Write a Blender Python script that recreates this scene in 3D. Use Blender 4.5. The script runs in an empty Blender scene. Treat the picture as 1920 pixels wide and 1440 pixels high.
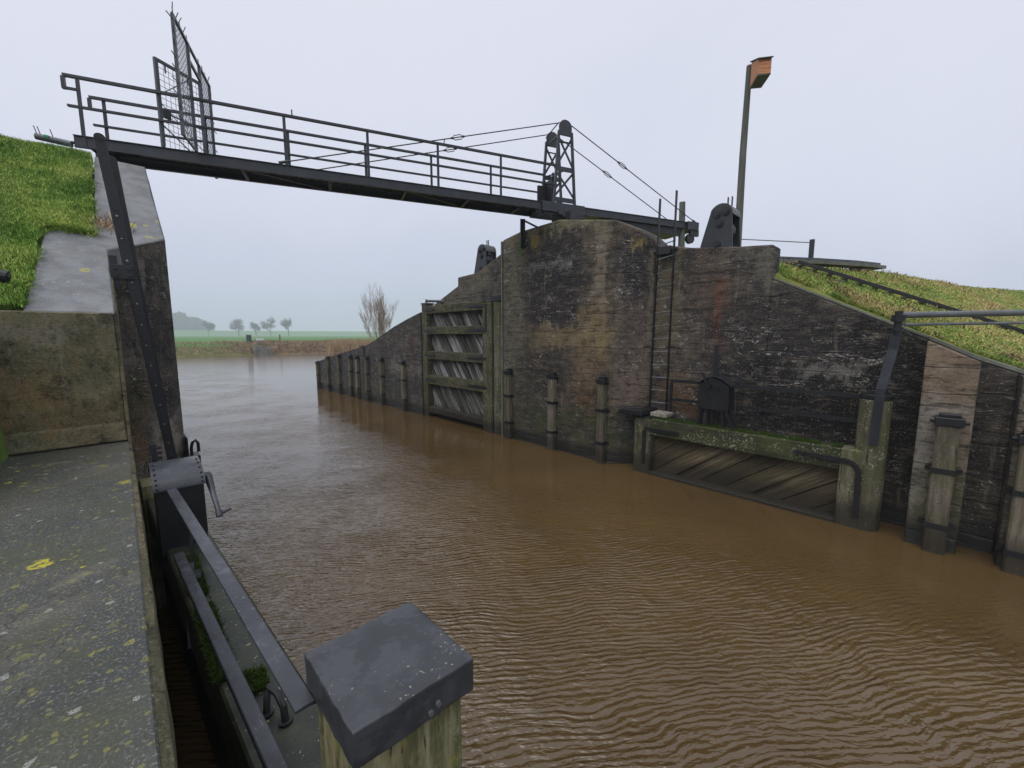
import bpy, math, random
import numpy as np
from mathutils import Vector, Matrix
random.seed(7); rng = np.random.default_rng(7)
R = math.radians
scene = bpy.context.scene
# ---------------------------------------------------------------- camera, world, sun, exposure
cd = bpy.data.cameras.new('camera'); cam = bpy.data.objects.new('camera', cd)
scene.collection.objects.link(cam); scene.camera = cam
cam.location = (0, 0, 3.2); cam.rotation_euler = (R(90 - 6.85), 0, -R(43.8))
cd.sensor_width = 36; cd.lens = 36 * 766 / 1920; cd.clip_start = .02; cd.clip_end = 5000
vs = scene.view_settings
scene.display_settings.display_device = 'sRGB'
vs.view_transform = 'Standard'; vs.look = 'None'; vs.exposure = 0.0; vs.gamma = 1
SUN_EL, SUN_AZ = R(58), R(-100)
w = bpy.data.worlds.new('World'); scene.world = w; w.use_nodes = True
nt = w.node_tree; nt.nodes.clear()
def nd(nt, t, **k):
    n = nt.nodes.new(t)
    for a, b in k.items():
        if a == 'inp':
            for i, v in b.items(): n.inputs[i].default_value = v
        else: setattr(n, a, b)
    return n
sky = nd(nt, 'ShaderNodeTexSky', sky_type='NISHITA', sun_disc=False, sun_elevation=SUN_EL, sun_rotation=SUN_AZ)
sky.air_density = 1.0; sky.dust_density = 4.0; sky.ozone_density = 1.0
hs = nd(nt, 'ShaderNodeHueSaturation', inp={'Saturation': .12, 'Value': 1.0})
bg1 = nd(nt, 'ShaderNodeBackground', inp={'Strength': .02})
nt.links.new(sky.outputs[0], hs.inputs['Color']); nt.links.new(hs.outputs[0], bg1.inputs[0])
# the cloud layer: an even stratus, a little darker and bluer towards the horizon
tc = nd(nt, 'ShaderNodeTexCoord'); sx = nd(nt, 'ShaderNodeSeparateXYZ')
nt.links.new(tc.outputs['Generated'], sx.inputs[0])
nz = nd(nt, 'ShaderNodeTexNoise', inp={'Scale': 1.7, 'Detail': 6.0, 'Roughness': .55, 'Distortion': .6})
nt.links.new(tc.outputs['Generated'], nz.inputs['Vector'])
ad = nd(nt, 'ShaderNodeMath', operation='MULTIPLY_ADD', inp={1: .5, 2: -.25}); nt.links.new(nz.outputs[0], ad.inputs[0])
ad2 = nd(nt, 'ShaderNodeMath', operation='ADD'); nt.links.new(ad.outputs[0], ad2.inputs[0]); nt.links.new(sx.outputs['Z'], ad2.inputs[1])
cr = nd(nt, 'ShaderNodeValToRGB'); e = cr.color_ramp.elements
e[0].position = 0.0; e[0].color = (.50, .56, .69, 1); e[1].position = .95; e[1].color = (.75, .765, .855, 1); k = e.new(.5); k.color = (.685, .715, .83, 1)
k = e.new(.16); k.color = (.55, .60, .735, 1); k = e.new(.32); k.color = (.635, .67, .80, 1)
nt.links.new(ad2.outputs[0], cr.inputs[0])
bg2 = nd(nt, 'ShaderNodeBackground', inp={'Strength': 1.0}); nt.links.new(cr.outputs[0], bg2.inputs[0])
ads = nd(nt, 'ShaderNodeAddShader'); nt.links.new(bg1.outputs[0], ads.inputs[0]); nt.links.new(bg2.outputs[0], ads.inputs[1])
wo = nd(nt, 'ShaderNodeOutputWorld'); nt.links.new(ads.outputs[0], wo.inputs[0])
sd = bpy.data.lights.new('sun', 'SUN'); sd.energy = 1.5; sd.angle = R(60); sd.color = (1, .97, .93)
so = bpy.data.objects.new('sun', sd); scene.collection.objects.link(so)
_d = Vector((math.sin(SUN_AZ) * math.cos(SUN_EL), math.cos(SUN_AZ) * math.cos(SUN_EL), math.sin(SUN_EL)))
so.rotation_euler = _d.to_track_quat('Z', 'Y').to_euler(); so.location = (-10, -5, 30)
scene.cycles.max_bounces = 6; scene.cycles.diffuse_bounces = 3; scene.cycles.glossy_bounces = 3
scene.cycles.volume_bounces = 1

# ---------------------------------------------------------------- node helpers
class NT:
    def __init__(s, name):
        s.m = bpy.data.materials.new(name); s.m.use_nodes = True; s.t = s.m.node_tree
        s.b = s.t.nodes['Principled BSDF']; s.out = s.t.nodes['Material Output']
        g = s.n('ShaderNodeNewGeometry'); s.pos = g.outputs['Position']; s.nor = g.outputs['Normal']
    def n(s, t, **k): return nd(s.t, t, **k)
    def l(s, a, b): s.t.links.new(a, b)
    def put(s, sock, v):
        if isinstance(v, bpy.types.NodeSocket): s.l(v, sock)
        elif isinstance(v, tuple) and len(v) == 3 and sock.type == 'RGBA': sock.default_value = (*v, 1)
        else: sock.default_value = v
    def math(s, op, a, b=0, c=None, clamp=False):
        n = s.n('ShaderNodeMath', operation=op); n.use_clamp = clamp
        s.put(n.inputs[0], a); s.put(n.inputs[1], b)
        if c is not None: s.put(n.inputs[2], c)
        return n.outputs[0]
    def xyz(s, v=None):
        n = s.n('ShaderNodeSeparateXYZ'); s.l(v or s.pos, n.inputs[0]); return n.outputs
    def comb(s, x, y, z):
        n = s.n('ShaderNodeCombineXYZ'); [s.put(n.inputs[i], v) for i, v in enumerate((x, y, z))]; return n.outputs[0]
    def scale(s, v, sc):
        n = s.n('ShaderNodeMapping'); s.l(v, n.inputs[0]); n.inputs['Scale'].default_value = sc; return n.outputs[0]
    def noise(s, v, sc=1., det=4., ro=.5, dist=0.):
        n = s.n('ShaderNodeTexNoise', inp={'Scale': sc, 'Detail': det, 'Roughness': ro, 'Distortion': dist}); s.l(v, n.inputs['Vector']); return n.outputs[0]
    def noisec(s, v, sc=1., det=2.):
        n = s.n('ShaderNodeTexNoise', inp={'Scale': sc, 'Detail': det}); s.l(v, n.inputs['Vector']); return n.outputs[1]
    def ss(s, v, a, b):           # smoothstep a..b -> 0..1 (a may exceed b)
        n = s.n('ShaderNodeMapRange', interpolation_type='SMOOTHSTEP')
        lo, hi = (a, b) if a < b else (b, a)
        s.put(n.inputs[0], v); n.inputs[1].default_value = lo; n.inputs[2].default_value = hi
        n.inputs[3].default_value = 0 if a < b else 1; n.inputs[4].default_value = 1 if a < b else 0
        return n.outputs[0]
    def mix(s, f, a, b, mode='MIX'):
        n = s.n('ShaderNodeMix', data_type='RGBA', blend_type=mode); s.put(n.inputs[0], f); s.put(n.inputs[6], a); s.put(n.inputs[7], b); return n.outputs[2]
    def ramp(s, v, pts):
        n = s.n('ShaderNodeValToRGB'); el = n.color_ramp.elements
        el[0].position = pts[0][0]; el[0].color = (*pts[0][1], 1); el[1].position = pts[-1][0]; el[1].color = (*pts[-1][1], 1)
        for p, c in pts[1:-1]: q = el.new(p); q.color = (*c, 1)
        s.l(v, n.inputs[0]); return n.outputs[0]
    def voro(s, v, sc, feat='DISTANCE_TO_EDGE'):
        n = s.n('ShaderNodeTexVoronoi', feature=feat, inp={'Scale': sc}); s.l(v, n.inputs['Vector']); return n.outputs['Distance']
    def attr(s, name):
        n = s.n('ShaderNodeAttribute', attribute_name=name); return n.outputs['Fac']
    def bump(s, h, st=.3, dist=.02, nin=None):
        n = s.n('ShaderNodeBump', inp={'Strength': st, 'Distance': dist}); s.put(n.inputs['Height'], h)
        if nin is not None: s.l(nin, n.inputs['Normal'])
        return n.outputs[0]
    def done(s, col, rough=.7, bump=None, spec=.4, metal=0.):
        s.put(s.b.inputs['Base Color'], col); s.put(s.b.inputs['Roughness'], rough)
        s.b.inputs['Specular IOR Level'].default_value = spec; s.b.inputs['Metallic'].default_value = metal
        if bump is not None: s.l(bump, s.b.inputs['Normal'])
        return s.m

def lichen(t, col, sc=14., lo=.66, colr=(.42, .40, .05), amt=1., area=None):
    """crusty round patches: one per random cell, ragged at the rim"""
    dv = t.n('ShaderNodeVectorMath', operation='MULTIPLY_ADD'); t.l(t.noisec(t.pos, sc * 2.2, 5), dv.inputs[0]); dv.inputs[1].default_value = (.55 / sc,) * 3; t.l(t.pos, dv.inputs[2])
    v = t.n('ShaderNodeTexVoronoi', feature='F1', inp={'Scale': sc}); t.l(dv.outputs[0], v.inputs['Vector'])
    cs = t.xyz(v.outputs['Color']); rad = t.math('MULTIPLY', t.ss(cs[0], lo, 1.0), .48)
    f = t.ss(t.math('SUBTRACT', rad, v.outputs['Distance']), 0., .05)
    f = t.math('MULTIPLY', f, t.ss(t.noise(t.pos, sc * 6, 4, .75), .38, .52))
    if area is not None: f = t.math('MULTIPLY', f, area)
    return t.mix(t.math('MULTIPLY', f, amt), col, colr)

# ---------------------------------------------------------------- materials
def wall_mat(name, ax, stains_and_shade, base=None, white=1., green=.6, xflip=1.0, offs=0., board=1.):
    """board-marked weathered concrete; stains = (u, z, ru, rz, colour, strength), u runs along the wall"""
    t = NT(name); X, Y, Z = t.xyz()
    U = t.math('SUBTRACT', Y, t.math('MULTIPLY', t.math('SUBTRACT', X, ax), xflip))
    P = t.comb(U, offs, Z)
    big = t.noise(P, .9, 6, .6, .3)
    base = base or [(.25, (.020, .019, .017)), (.42, (.048, .042, .034)), (.55, (.085, .068, .048)), (.72, (.15, .120, .085))]
    col = t.ramp(big, base)
    strk = t.noise(t.scale(P, (3.2, 1, .45)), 1., 5, .65)           # rain streaks
    col = t.mix(t.math('MULTIPLY', t.ss(strk, .52, .72), 1. if board > .6 else .6), col, (.022, .021, .020))
    wob = t.noise(P, 2.2, 3, .6)
    distn = t.noise(P, 1.9, 7, .75)
    Us = t.math('ADD', U, t.math('MULTIPLY_ADD', t.noise(P, 2.4, 6, .7), .9, -.45)); Zs = t.math('ADD', Z, t.math('MULTIPLY_ADD', t.noise(t.scale(P, (2, 1, .8)), 1.7, 6, .7), 1.6, -.8))
    for (u, z, ru, rz, c, st) in stains_and_shade:
        du = t.math('MULTIPLY', t.math('SUBTRACT', Us, u), 1 / ru); dz = t.math('MULTIPLY', t.math('SUBTRACT', Zs, z), 1 / rz)
        r2 = t.math('MAXIMUM', t.math('ABSOLUTE', du), t.math('ABSOLUTE', dz))
        r2 = t.math('ADD', r2, t.math('MULTIPLY_ADD', distn, 1.4, -.7))
        f = t.math('MULTIPLY', t.ss(r2, 1.25, .55), st)
        cv = t.mix(t.math('MULTIPLY', t.ss(wob, .35, .7), .55), c, tuple(q * .45 for q in c))
        col = t.mix(f, col, cv)
    drip = t.noise(t.scale(P, (6.5, 1, .55)), 1., 5, .7)
    col = t.mix(t.math('MULTIPLY', t.ss(drip, .58, .72), .45), col, (.26, .22, .17))
    # broad mottling, then horizontal board joints
    mot = t.noise(t.scale(P, (1.2, 1, 2.6 if board > .6 else 1.1)), 2.6, 7, .72)
    col = t.mix(t.ss(mot, .50, .64), col, t.mix(.40, col, (.20, .165, .12)))
    col = t.mix(t.ss(mot, .49, .38), col, t.mix(.62, col, (.008, .008, .009)))
    Zw = t.math('ADD', Z, t.math('MULTIPLY', t.noise(t.scale(P, (1.2, 1, 1)), 1.5, 4), .10 if board > .6 else .4))
    Zw = t.math('ADD', Zw, t.math('MULTIPLY', t.noise(t.comb(0, 0, Z), 2.3, 3, .7), .55))
    fr = t.math('FRACT', t.math('MULTIPLY', Zw, 5.6))
    line = t.ss(t.math('ABSOLUTE', t.math('SUBTRACT', fr, .5)), .38, .48)
    brk = t.ss(t.noise(t.scale(P, (1.1, 1, 7)), 1.4, 5, .7), .46, .56)
    lip = t.math('MULTIPLY', t.ss(t.math('ABSOLUTE', t.math('SUBTRACT', fr, .18)), .09, .0), t.ss(t.noise(t.scale(P, (1.5, 1, 7)), 1.9, 5, .75), .50, .60))
    col = t.mix(t.math('MULTIPLY', lip, .28 * board), col, (.26, .22, .17))
    ln = t.math('MULTIPLY', t.math('MULTIPLY', line, brk), board)
    col = t.mix(t.math('MULTIPLY', ln, .55), col, (.009, .009, .009))
    fine_l = t.noise(t.scale(P, (3.4, 1, 24)), 1., 6, .75)
    if board < .6: fine_l = t.noise(P, 14, 5, .7)
    col = t.mix(t.ss(fine_l, .55, .66), col, t.mix(.32, col, (.24, .205, .155)))
    col = t.mix(t.ss(fine_l, .46, .36), col, t.mix(.5, col, (.010, .010, .010)))
    grit = t.noise(P, 42, 4, .75)
    col = t.mix(t.ss(grit, .56, .66), col, t.mix(.45, col, (.34, .31, .25)))
    col = t.mix(t.ss(grit, .45, .35), col, t.mix(.6, col, (.008, .008, .008)))
    # pale lime seams and crusts: thin level lines of a warped noise, broken up
    def seam(v, sc, wdt, lo, msc):
        q = t.noise(v, sc, 3, .55, .9); ridge = t.ss(t.math('ABSOLUTE', t.math('SUBTRACT', q, .5)), wdt, 0.)
        msk = t.ss(t.noise(P, msc, 4, .65), lo, lo + .07); bk = t.ss(t.noise(P, 19, 4, .75), .45, .56)
        return t.math('MULTIPLY', t.math('MULTIPLY', ridge, msk), bk)
    s1 = seam(t.scale(P, (.8, 1, 1.7)), 1.5, .011, .52, .9)
    s2 = seam(t.scale(P, (1.3, 1, 1.0)), 4.2, .020, .60, 1.3)
    s3 = seam(t.scale(P, (.9, 1, 4.5)), 1.7, .010, .50, 1.1)
    ckf = t.math('MULTIPLY', t.math('MAXIMUM', t.math('MAXIMUM', s1, s2), s3), min(1., white * .9))
    col = t.mix(ckf, col, (.46, .44, .40))
    sp = t.ss(t.noise(t.scale(P, (1, 1, 1.6)), 24, 3, .6), .66, .70)
    col = t.mix(t.math('MULTIPLY', sp, min(1., .75 * white)), col, (.50, .48, .44))
    # algae and the dark wet tide band above the water
    alg = t.math('MULTIPLY', t.ss(Z, 1.9, .6), t.ss(t.noise(P, 2.1, 5, .65), .42, .62))
    col = t.mix(t.math('MULTIPLY', alg, green), col, (.045, .052, .020))
    wet = t.ss(t.math('ADD', Z, t.math('MULTIPLY', distn, .35)), .62, .42)
    col = t.mix(t.math('MULTIPLY', wet, .85), col, (.013, .013, .012))
    h = t.math('ADD', t.math('MULTIPLY', fine_l, .5), t.math('MULTIPLY', grit, .35))
    h = t.math('SUBTRACT', h, t.math('MULTIPLY', ln, .6)); h = t.math('ADD', h, t.math('MULTIPLY', mot, .9))
    rough = t.math('SUBTRACT', .92, t.math('MULTIPLY', wet, .45))
    return t.done(col, rough, t.bump(h, .75, .03), .3)

BR = (.150, .112, .075); TAN = (.20, .165, .085); GR = (.115, .112, .072); DK = (.020, .019, .022); RUST = (.17, .062, .035); PALE = (.24, .225, .20); LB = (.26, .185, .13)
M_pier = wall_mat('weathered_concrete_pier', 8.6, [  # chamfer facet tones and pale bend strip partly paint their differing light
    (9.0, 3.6, .62, 3.2, (.135, .125, .088), .85), (7.9, 5.5, .35, .6, (.12, .115, .06), .5), (7.25, 4.85, 1.08, 1.15, DK, .97), (5.85, 4.6, .22, 1.5, (.21, .17, .12), .9), (7.35, 3.75, .9, .30, DK, .85),
    (7.5, 5.08, .9, .13, (.17, .165, .16), .65), (6.8, 3.15, 1.5, .32, (.20, .155, .075), .8), (6.0, 3.2, .42, .75, (.20, .15, .07), .85), (6.2, 2.3, .5, .6, (.15, .105, .06), .7),
    (4.75, 4.75, .58, .75, (.024, .023, .028), .97), (4.75, 3.2, .6, .8, (.10, .075, .062), .9), (4.75, 2.0, .6, .55, (.15, .11, .088), .9), (4.8, .95, .6, .45, (.035, .040, .046), .9), (4.25, 3.6, .10, 1.7, (.17, .14, .10), .8),
    (8.0, 1.9, .9, .8, (.040, .035, .028), .85), (6.3, 1.5, .45, .4, (.11, .06, .03), .7), (7.2, 6.08, 1.7, .16, (.16, .15, .085), .9), (4.75, 5.35, .22, .10, (.30, .22, .03), .7),
    (8.62, 5.75, .20, .42, (.085, .12, .03), .85), (8.0, 5.85, .13, .2, (.28, .19, .03), .7), (7.0, .9, 1.8, .28, (.03, .038, .014), .7)], green=.8,
    base=[(.25, (.018, .017, .016)), (.42, (.042, .037, .031)), (.55, (.085, .066, .048)), (.72, (.14, .112, .08))])
M_recess = wall_mat('weathered_concrete_painted_shade', 9.25, [  # near-black entries low down and at the corner paint the recess shadow
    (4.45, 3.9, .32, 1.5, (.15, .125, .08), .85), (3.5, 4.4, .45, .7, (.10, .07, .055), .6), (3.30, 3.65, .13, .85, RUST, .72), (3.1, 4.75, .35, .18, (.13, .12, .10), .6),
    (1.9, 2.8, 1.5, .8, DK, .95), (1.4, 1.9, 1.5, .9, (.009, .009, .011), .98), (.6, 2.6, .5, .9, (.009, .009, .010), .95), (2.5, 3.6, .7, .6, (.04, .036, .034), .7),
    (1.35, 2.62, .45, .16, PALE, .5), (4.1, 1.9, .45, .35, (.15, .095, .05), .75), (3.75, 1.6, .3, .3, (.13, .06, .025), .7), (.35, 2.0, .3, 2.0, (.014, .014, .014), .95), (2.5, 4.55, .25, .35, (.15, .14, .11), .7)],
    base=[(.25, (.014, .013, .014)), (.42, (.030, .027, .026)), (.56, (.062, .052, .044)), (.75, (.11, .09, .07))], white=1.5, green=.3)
M_far = wall_mat('dark_concrete_wing', 8.6, [(12.2, 4.6, 1.5, .9, (.115, .105, .075), .85), (18, 1.6, 9, 1.0, (.040, .040, .044), .9), (15.5, 1.9, 1.3, .35, (.22, .20, .17), .55), (10.6, 5.3, .6, .5, (.13, .12, .08), .8), (14.9, 2.6, .35, .8, (.055, .035, .028), .8)],
    base=[(.25, (.024, .023, .024)), (.45, (.045, .042, .040)), (.6, (.07, .062, .052)), (.75, (.10, .085, .07))], white=.7, green=.4)
M_pil = wall_mat('stained_concrete_buttress', 8.6, [
    (-.12, 2.65, .36, .55, (.25, .185, .125), .98), (-.12, 2.2, .28, .5, (.20, .15, .105), .9), (.06, 1.5, .12, .9, (.26, .24, .205), .85), (-.2, 1.95, .24, .25, (.30, .26, .225), .85), (-.35, 1.5, .08, .8, (.24, .19, .14), .8), (-.25, .9, .3, .4, (.10, .10, .05), .6),
    (-.6, 1.0, .2, .35, (.15, .11, .05), .7), (-1.1, 2.1, .3, .6, (.24, .19, .14), .8), (-1.0, 1.2, .2, .5, PALE, .6)],
    base=[(.25, (.020, .020, .016)), (.45, (.05, .047, .034)), (.6, (.09, .08, .055)), (.75, (.14, .12, .085))], white=.8, green=.8)
M_lpier = wall_mat('cracked_concrete_left_pier', 0., [
    (7.85, 4.1, .45, .5, (.055, .055, .035), .8), (8.35, 3.6, .35, .8, (.045, .043, .042), .85), (8.1, 3.5, .10, .9, (.26, .24, .21), .55), (7.8, 2.85, .25, .25, (.22, .19, .16), .75),
    (7.8, 2.3, .3, .3, (.09, .085, .04), .8), (8.4, 2.6, .2, 1.0, (.05, .045, .045), .7), (8.35, 1.6, .3, .45, (.34, .31, .26), .8), (7.75, 1.7, .2, .4, (.20, .12, .05), .7), (7.2, 2.2, .35, .6, (.12, .09, .05), .6)],
    base=[(.25, (.038, .037, .034)), (.45, (.08, .075, .065)), (.6, (.125, .115, .095)), (.75, (.21, .19, .155))], white=1.6, green=.4, xflip=-1.0, board=.5)
M_lwing = wall_mat('lichened_pebble_concrete', 0., [
    (6.65, 3.05, .6, .35, (.10, .092, .045), .6), (6.9, 2.5, .35, .35, (.20, .14, .06), .75), (6.4, 2.3, .35, .3, (.115, .088, .042), .7), (6.9, 3.25, .4, .12, (.20, .18, .13), .7)],
    base=[(.25, (.060, .064, .034)), (.42, (.125, .122, .066)), (.55, (.195, .172, .095)), (.72, (.29, .245, .15))], white=.25, green=.1, board=0.)

def top_mat(name, c0, c1, c2, yl=.6, rough=.45, moss=0.):
    t = NT(name)
    n = t.noise(t.pos, 1.3, 6, .6); col = t.ramp(n, [(.3, c0), (.5, c1), (.7, c2)])
    pat = t.noise(t.pos, 5.5, 4, .6)
    col = t.mix(t.ss(pat, .40, .62), t.mix(.35, col, (.035, .036, .038)), col)
    g = t.noise(t.pos, 95, 3, .7); col = t.mix(t.ss(g, .54, .66), col, t.mix(.45, col, (.32, .31, .28)))
    col = t.mix(t.ss(g, .44, .34), col, t.mix(.5, col, (.02, .02, .02)))
    ar = t.ss(t.noise(t.pos, 1.1, 3, .6), .42, .60)
    if moss > 0: col = t.mix(t.math('MULTIPLY', t.ss(t.noise(t.pos, 3.1, 5, .7), .45, .66), moss), col, (.055, .060, .028))
    col = lichen(t, col, 6, .86, (.42, .37, .03), yl, ar)
    col = lichen(t, col, 21, .74, (.20, .195, .045), yl, ar)
    col = lichen(t, col, 45, .70, (.20, .19, .06), yl * .8)
    col = lichen(t, col, 27, .95, (.36, .36, .33), .7)
    brn = t.ss(t.noise(t.pos, 1.7, 5, .65), .58, .70); col = t.mix(t.math('MULTIPLY', brn, moss), col, (.17, .145, .11))
    crk = t.math('MULTIPLY', t.ss(t.math('ABSOLUTE', t.math('SUBTRACT', t.noise(t.pos, 1.1, 5, .6), .5)), .0035, .0), moss); col = t.mix(crk, col, (.015, .015, .012))
    h = t.math('ADD', t.math('MULTIPLY', g, .5), t.noise(t.pos, 14, 5, .7))
    return t.done(col, t.math('ADD', rough, t.math('MULTIPLY', g, .3)), t.bump(h, .5, .012), .5)
M_slab = top_mat('wet_grey_concrete_coping', (.15, .158, .172), (.19, .20, .215), (.24, .245, .255), .9, .3)
M_plat = top_mat('dark_wet_concrete_platform', (.034, .038, .034), (.054, .059, .050), (.092, .088, .072), 1.0, .38, .6)
M_cop = top_mat('pale_mossy_coping', (.10, .115, .085), (.14, .15, .12), (.20, .21, .18), .5, .6, .4)

def steel_mat(name, c=(.028, .032, .040), rough=.34, speck=.5, bumpst=.15, patch=(.62, .70), pk=2.1):
    t = NT(name); n = t.noise(t.pos, 3.5, 5, .6)
    col = t.ramp(n, [(.3, tuple(q * .75 for q in c)), (.5, c), (.7, tuple(q * 1.5 for q in c))])
    g = t.noise(t.pos, 60, 3, .7)
    col = t.mix(t.ss(t.noise(t.pos, 7, 4, .7), *patch), col, tuple(q * pk for q in c))
    X, Y, Z = t.xyz(t.nor); up = t.ss(Z, .6, .95)
    f = t.math('MULTIPLY', t.math('MULTIPLY', t.ss(g, .64, .68), t.ss(t.noise(t.pos, 4, 3), .46, .60)), up)
    col = t.mix(t.math('MULTIPLY', f, speck), col, (.25, .27, .18))
    rg = t.math('ADD', rough - .12, t.math('MULTIPLY', t.noise(t.pos, 9, 4, .6), .35))
    return t.done(col, rg, t.bump(t.noise(t.pos, 22, 4, .6), bumpst, .006), .5)
M_steel = steel_mat('slate_painted_steel', (.020, .023, .029))
M_steel2 = steel_mat('grey_painted_steel', (.060, .066, .074), .4, .3)
M_steelw = steel_mat('wet_slate_steel', (.040, .044, .052), .24, 1.0, .25)
M_black = steel_mat('black_painted_iron', (.008, .009, .011), .42, .15, .3)
M_tube = steel_mat('dull_grey_tube', (.10, .11, .115), .38, .1)

def wood_mat(name, axis, cols, alg=.6, yel=.35, pale=.3, wetz=True, sc=1., shear=0.):
    """axis: the world direction of the grain"""
    t = NT(name); s = [14., 14., 14.]; s['xyz'.index(axis)] = 1.4
    pv_ = t.pos
    if shear: X, Y, Z = t.xyz(); pv_ = t.comb(X, t.math('SUBTRACT', Y, t.math('MULTIPLY', Z, shear)), Z)
    v = t.scale(pv_, tuple(q * sc for q in s)); g = t.noise(v, 1., 6, .65)
    tone = t.attr('tone'); col = t.ramp(t.math('ADD', t.math('MULTIPLY', g, .75), t.math('MULTIPLY', tone, .25)), cols)
    n = t.noise(t.pos, 2.4, 5, .65); X, Y, Z = t.xyz()
    a = t.math('MULTIPLY', t.ss(n, .42, .60), t.ss(t.noise(v, .7, 3), .3, .6))
    col = t.mix(t.math('MULTIPLY', a, alg), col, (.058, .070, .022))
    yl = t.math('MULTIPLY', t.ss(t.noise(t.pos, 11, 4, .7), .60, .68), t.ss(t.noise(t.pos, 1.2, 3), .44, .60))
    col = t.mix(t.math('MULTIPLY', yl, yel), col, (.26, .25, .035))
    pl = t.ss(t.noise(t.scale(t.pos, (1, 1, 1.)), 30, 4, .75), .56, .62)
    pl = t.math('MULTIPLY', pl, t.ss(t.noise(t.pos, 3.3, 3), .45, .60)); col = t.mix(t.math('MULTIPLY', pl, pale), col, (.36, .38, .27))
    ck = t.ss(t.noise(v, 2.1, 4, .6), .38, .30); col = t.mix(t.math('MULTIPLY', ck, .8), col, (.014, .013, .010))
    if wetz:
        wz = t.ss(t.math('ADD', Z, t.math('MULTIPLY', n, .3)), .75, .40); col = t.mix(t.math('MULTIPLY', wz, .8), col, (.022, .018, .013))
    h = t.math('ADD', g, t.math('MULTIPLY', ck, -.8))
    return t.done(col, .8, t.bump(h, .7, .015), .25)
WC = [(.28, (.030, .027, .018)), (.45, (.075, .068, .042)), (.6, (.13, .12, .078)), (.78, (.24, .22, .16))]
M_wz = wood_mat('algae_green_post_timber', 'z', WC, .6, 1.0, 1.0)
WD = [(.28, (.016, .017, .009)), (.45, (.038, .042, .020)), (.6, (.07, .075, .036)), (.78, (.13, .135, .075))]
M_wy = wood_mat('mossy_beam_timber', 'y', WC, .8, .7, .8)
M_wyd = wood_mat('dark_mossy_beam_timber', 'y', WD, .7, .35, 1.0)
M_wpale = wood_mat('pale_fender_timber', 'z', [(.28, (.028, .024, .018)), (.45, (.085, .072, .052)), (.6, (.165, .14, .105)), (.78, (.30, .27, .22))], .5, .15, .2)
M_plankg = wood_mat('grey_diagonal_boards', 'z', [(.30, (.015, .015, .013)), (.46, (.07, .07, .060)), (.56, (.20, .195, .19)), (.70, (.48, .47, .48))], .45, .15, .1, sc=1., shear=.75)
M_plankb = wood_mat('brown_diagonal_boards', 'z', [(.25, (.020, .016, .010)), (.45, (.060, .046, .028)), (.6, (.11, .085, .05)), (.72, (.24, .19, .12))], .45, .1, .1, shear=-1.35)
M_lpost = wood_mat('streaked_gate_post', 'z', [(.28, (.05, .042, .02)), (.42, (.13, .115, .055)), (.56, (.25, .225, .12)), (.72, (.40, .36, .24))], .75, .95, .4, wetz=False, sc=2.4)
M_pole = wood_mat('grey_round_pole', 'z', [(.28, (.07, .075, .065)), (.6, (.13, .135, .12)), (.78, (.2, .2, .18))], .2, 0, .0, wetz=False)
M_oak = wood_mat('darker_gate_timber', 'y', [(.28, (.018, .017, .014)), (.5, (.045, .042, .034)), (.78, (.10, .095, .08))], .3, .1, .2)
t = NT('red_brown_box_boards'); X, Y, Z = t.xyz(); g = t.noise(t.scale(t.pos, (3, 3, 22)), 1., 4, .6)
brd = t.ss(t.math('ABSOLUTE', t.math('SUBTRACT', t.math('FRACT', t.math('MULTIPLY', Z, 6.1)), .5)), .45, .5)
M_box = t.done(t.mix(t.math('MULTIPLY', brd, .8), t.ramp(g, [(.3, (.32, .12, .05)), (.7, (.60, .27, .12))]), (.04, .02, .01)), .7)
t = NT('dark_wet_moss'); n = t.noise(t.pos, 60, 3, .7)
M_moss = t.done(t.ramp(n, [(.3, (.014, .028, .005)), (.5, (.038, .075, .010)), (.7, (.09, .14, .02))]), .9, t.bump(n, 1., .03), .1)
t = NT('pale_lime_crust'); n = t.noise(t.pos, 22, 5, .75); M_plain = t.done(t.ramp(n, [(.35, (.07, .06, .045)), (.5, (.22, .20, .16)), (.65, (.42, .40, .35))]), .9, t.bump(n, 1., .03))
t = NT('twig_bark'); M_bark = t.done(t.ramp(t.noise(t.pos, 8, 3), [(.3, (.24, .19, .16)), (.7, (.42, .34, .29))]), .9)
t = NT('far_bark'); M_fbark = t.done((.065, .060, .052), .9)
t = NT('green_painted_box'); M_gbox = t.done((.018, .06, .05), .5)
t = NT('white_painted_box'); M_wbox = t.done((.62, .64, .64), .6)
t = NT('grey_outfall_concrete'); M_out = t.done(t.ramp(t.noise(t.pos, 2, 4), [(.3, (.10, .095, .08)), (.7, (.22, .21, .18))]), .9)
t = NT('green_sticker'); M_stick = t.done((.02, .35, .14), .4)

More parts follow.
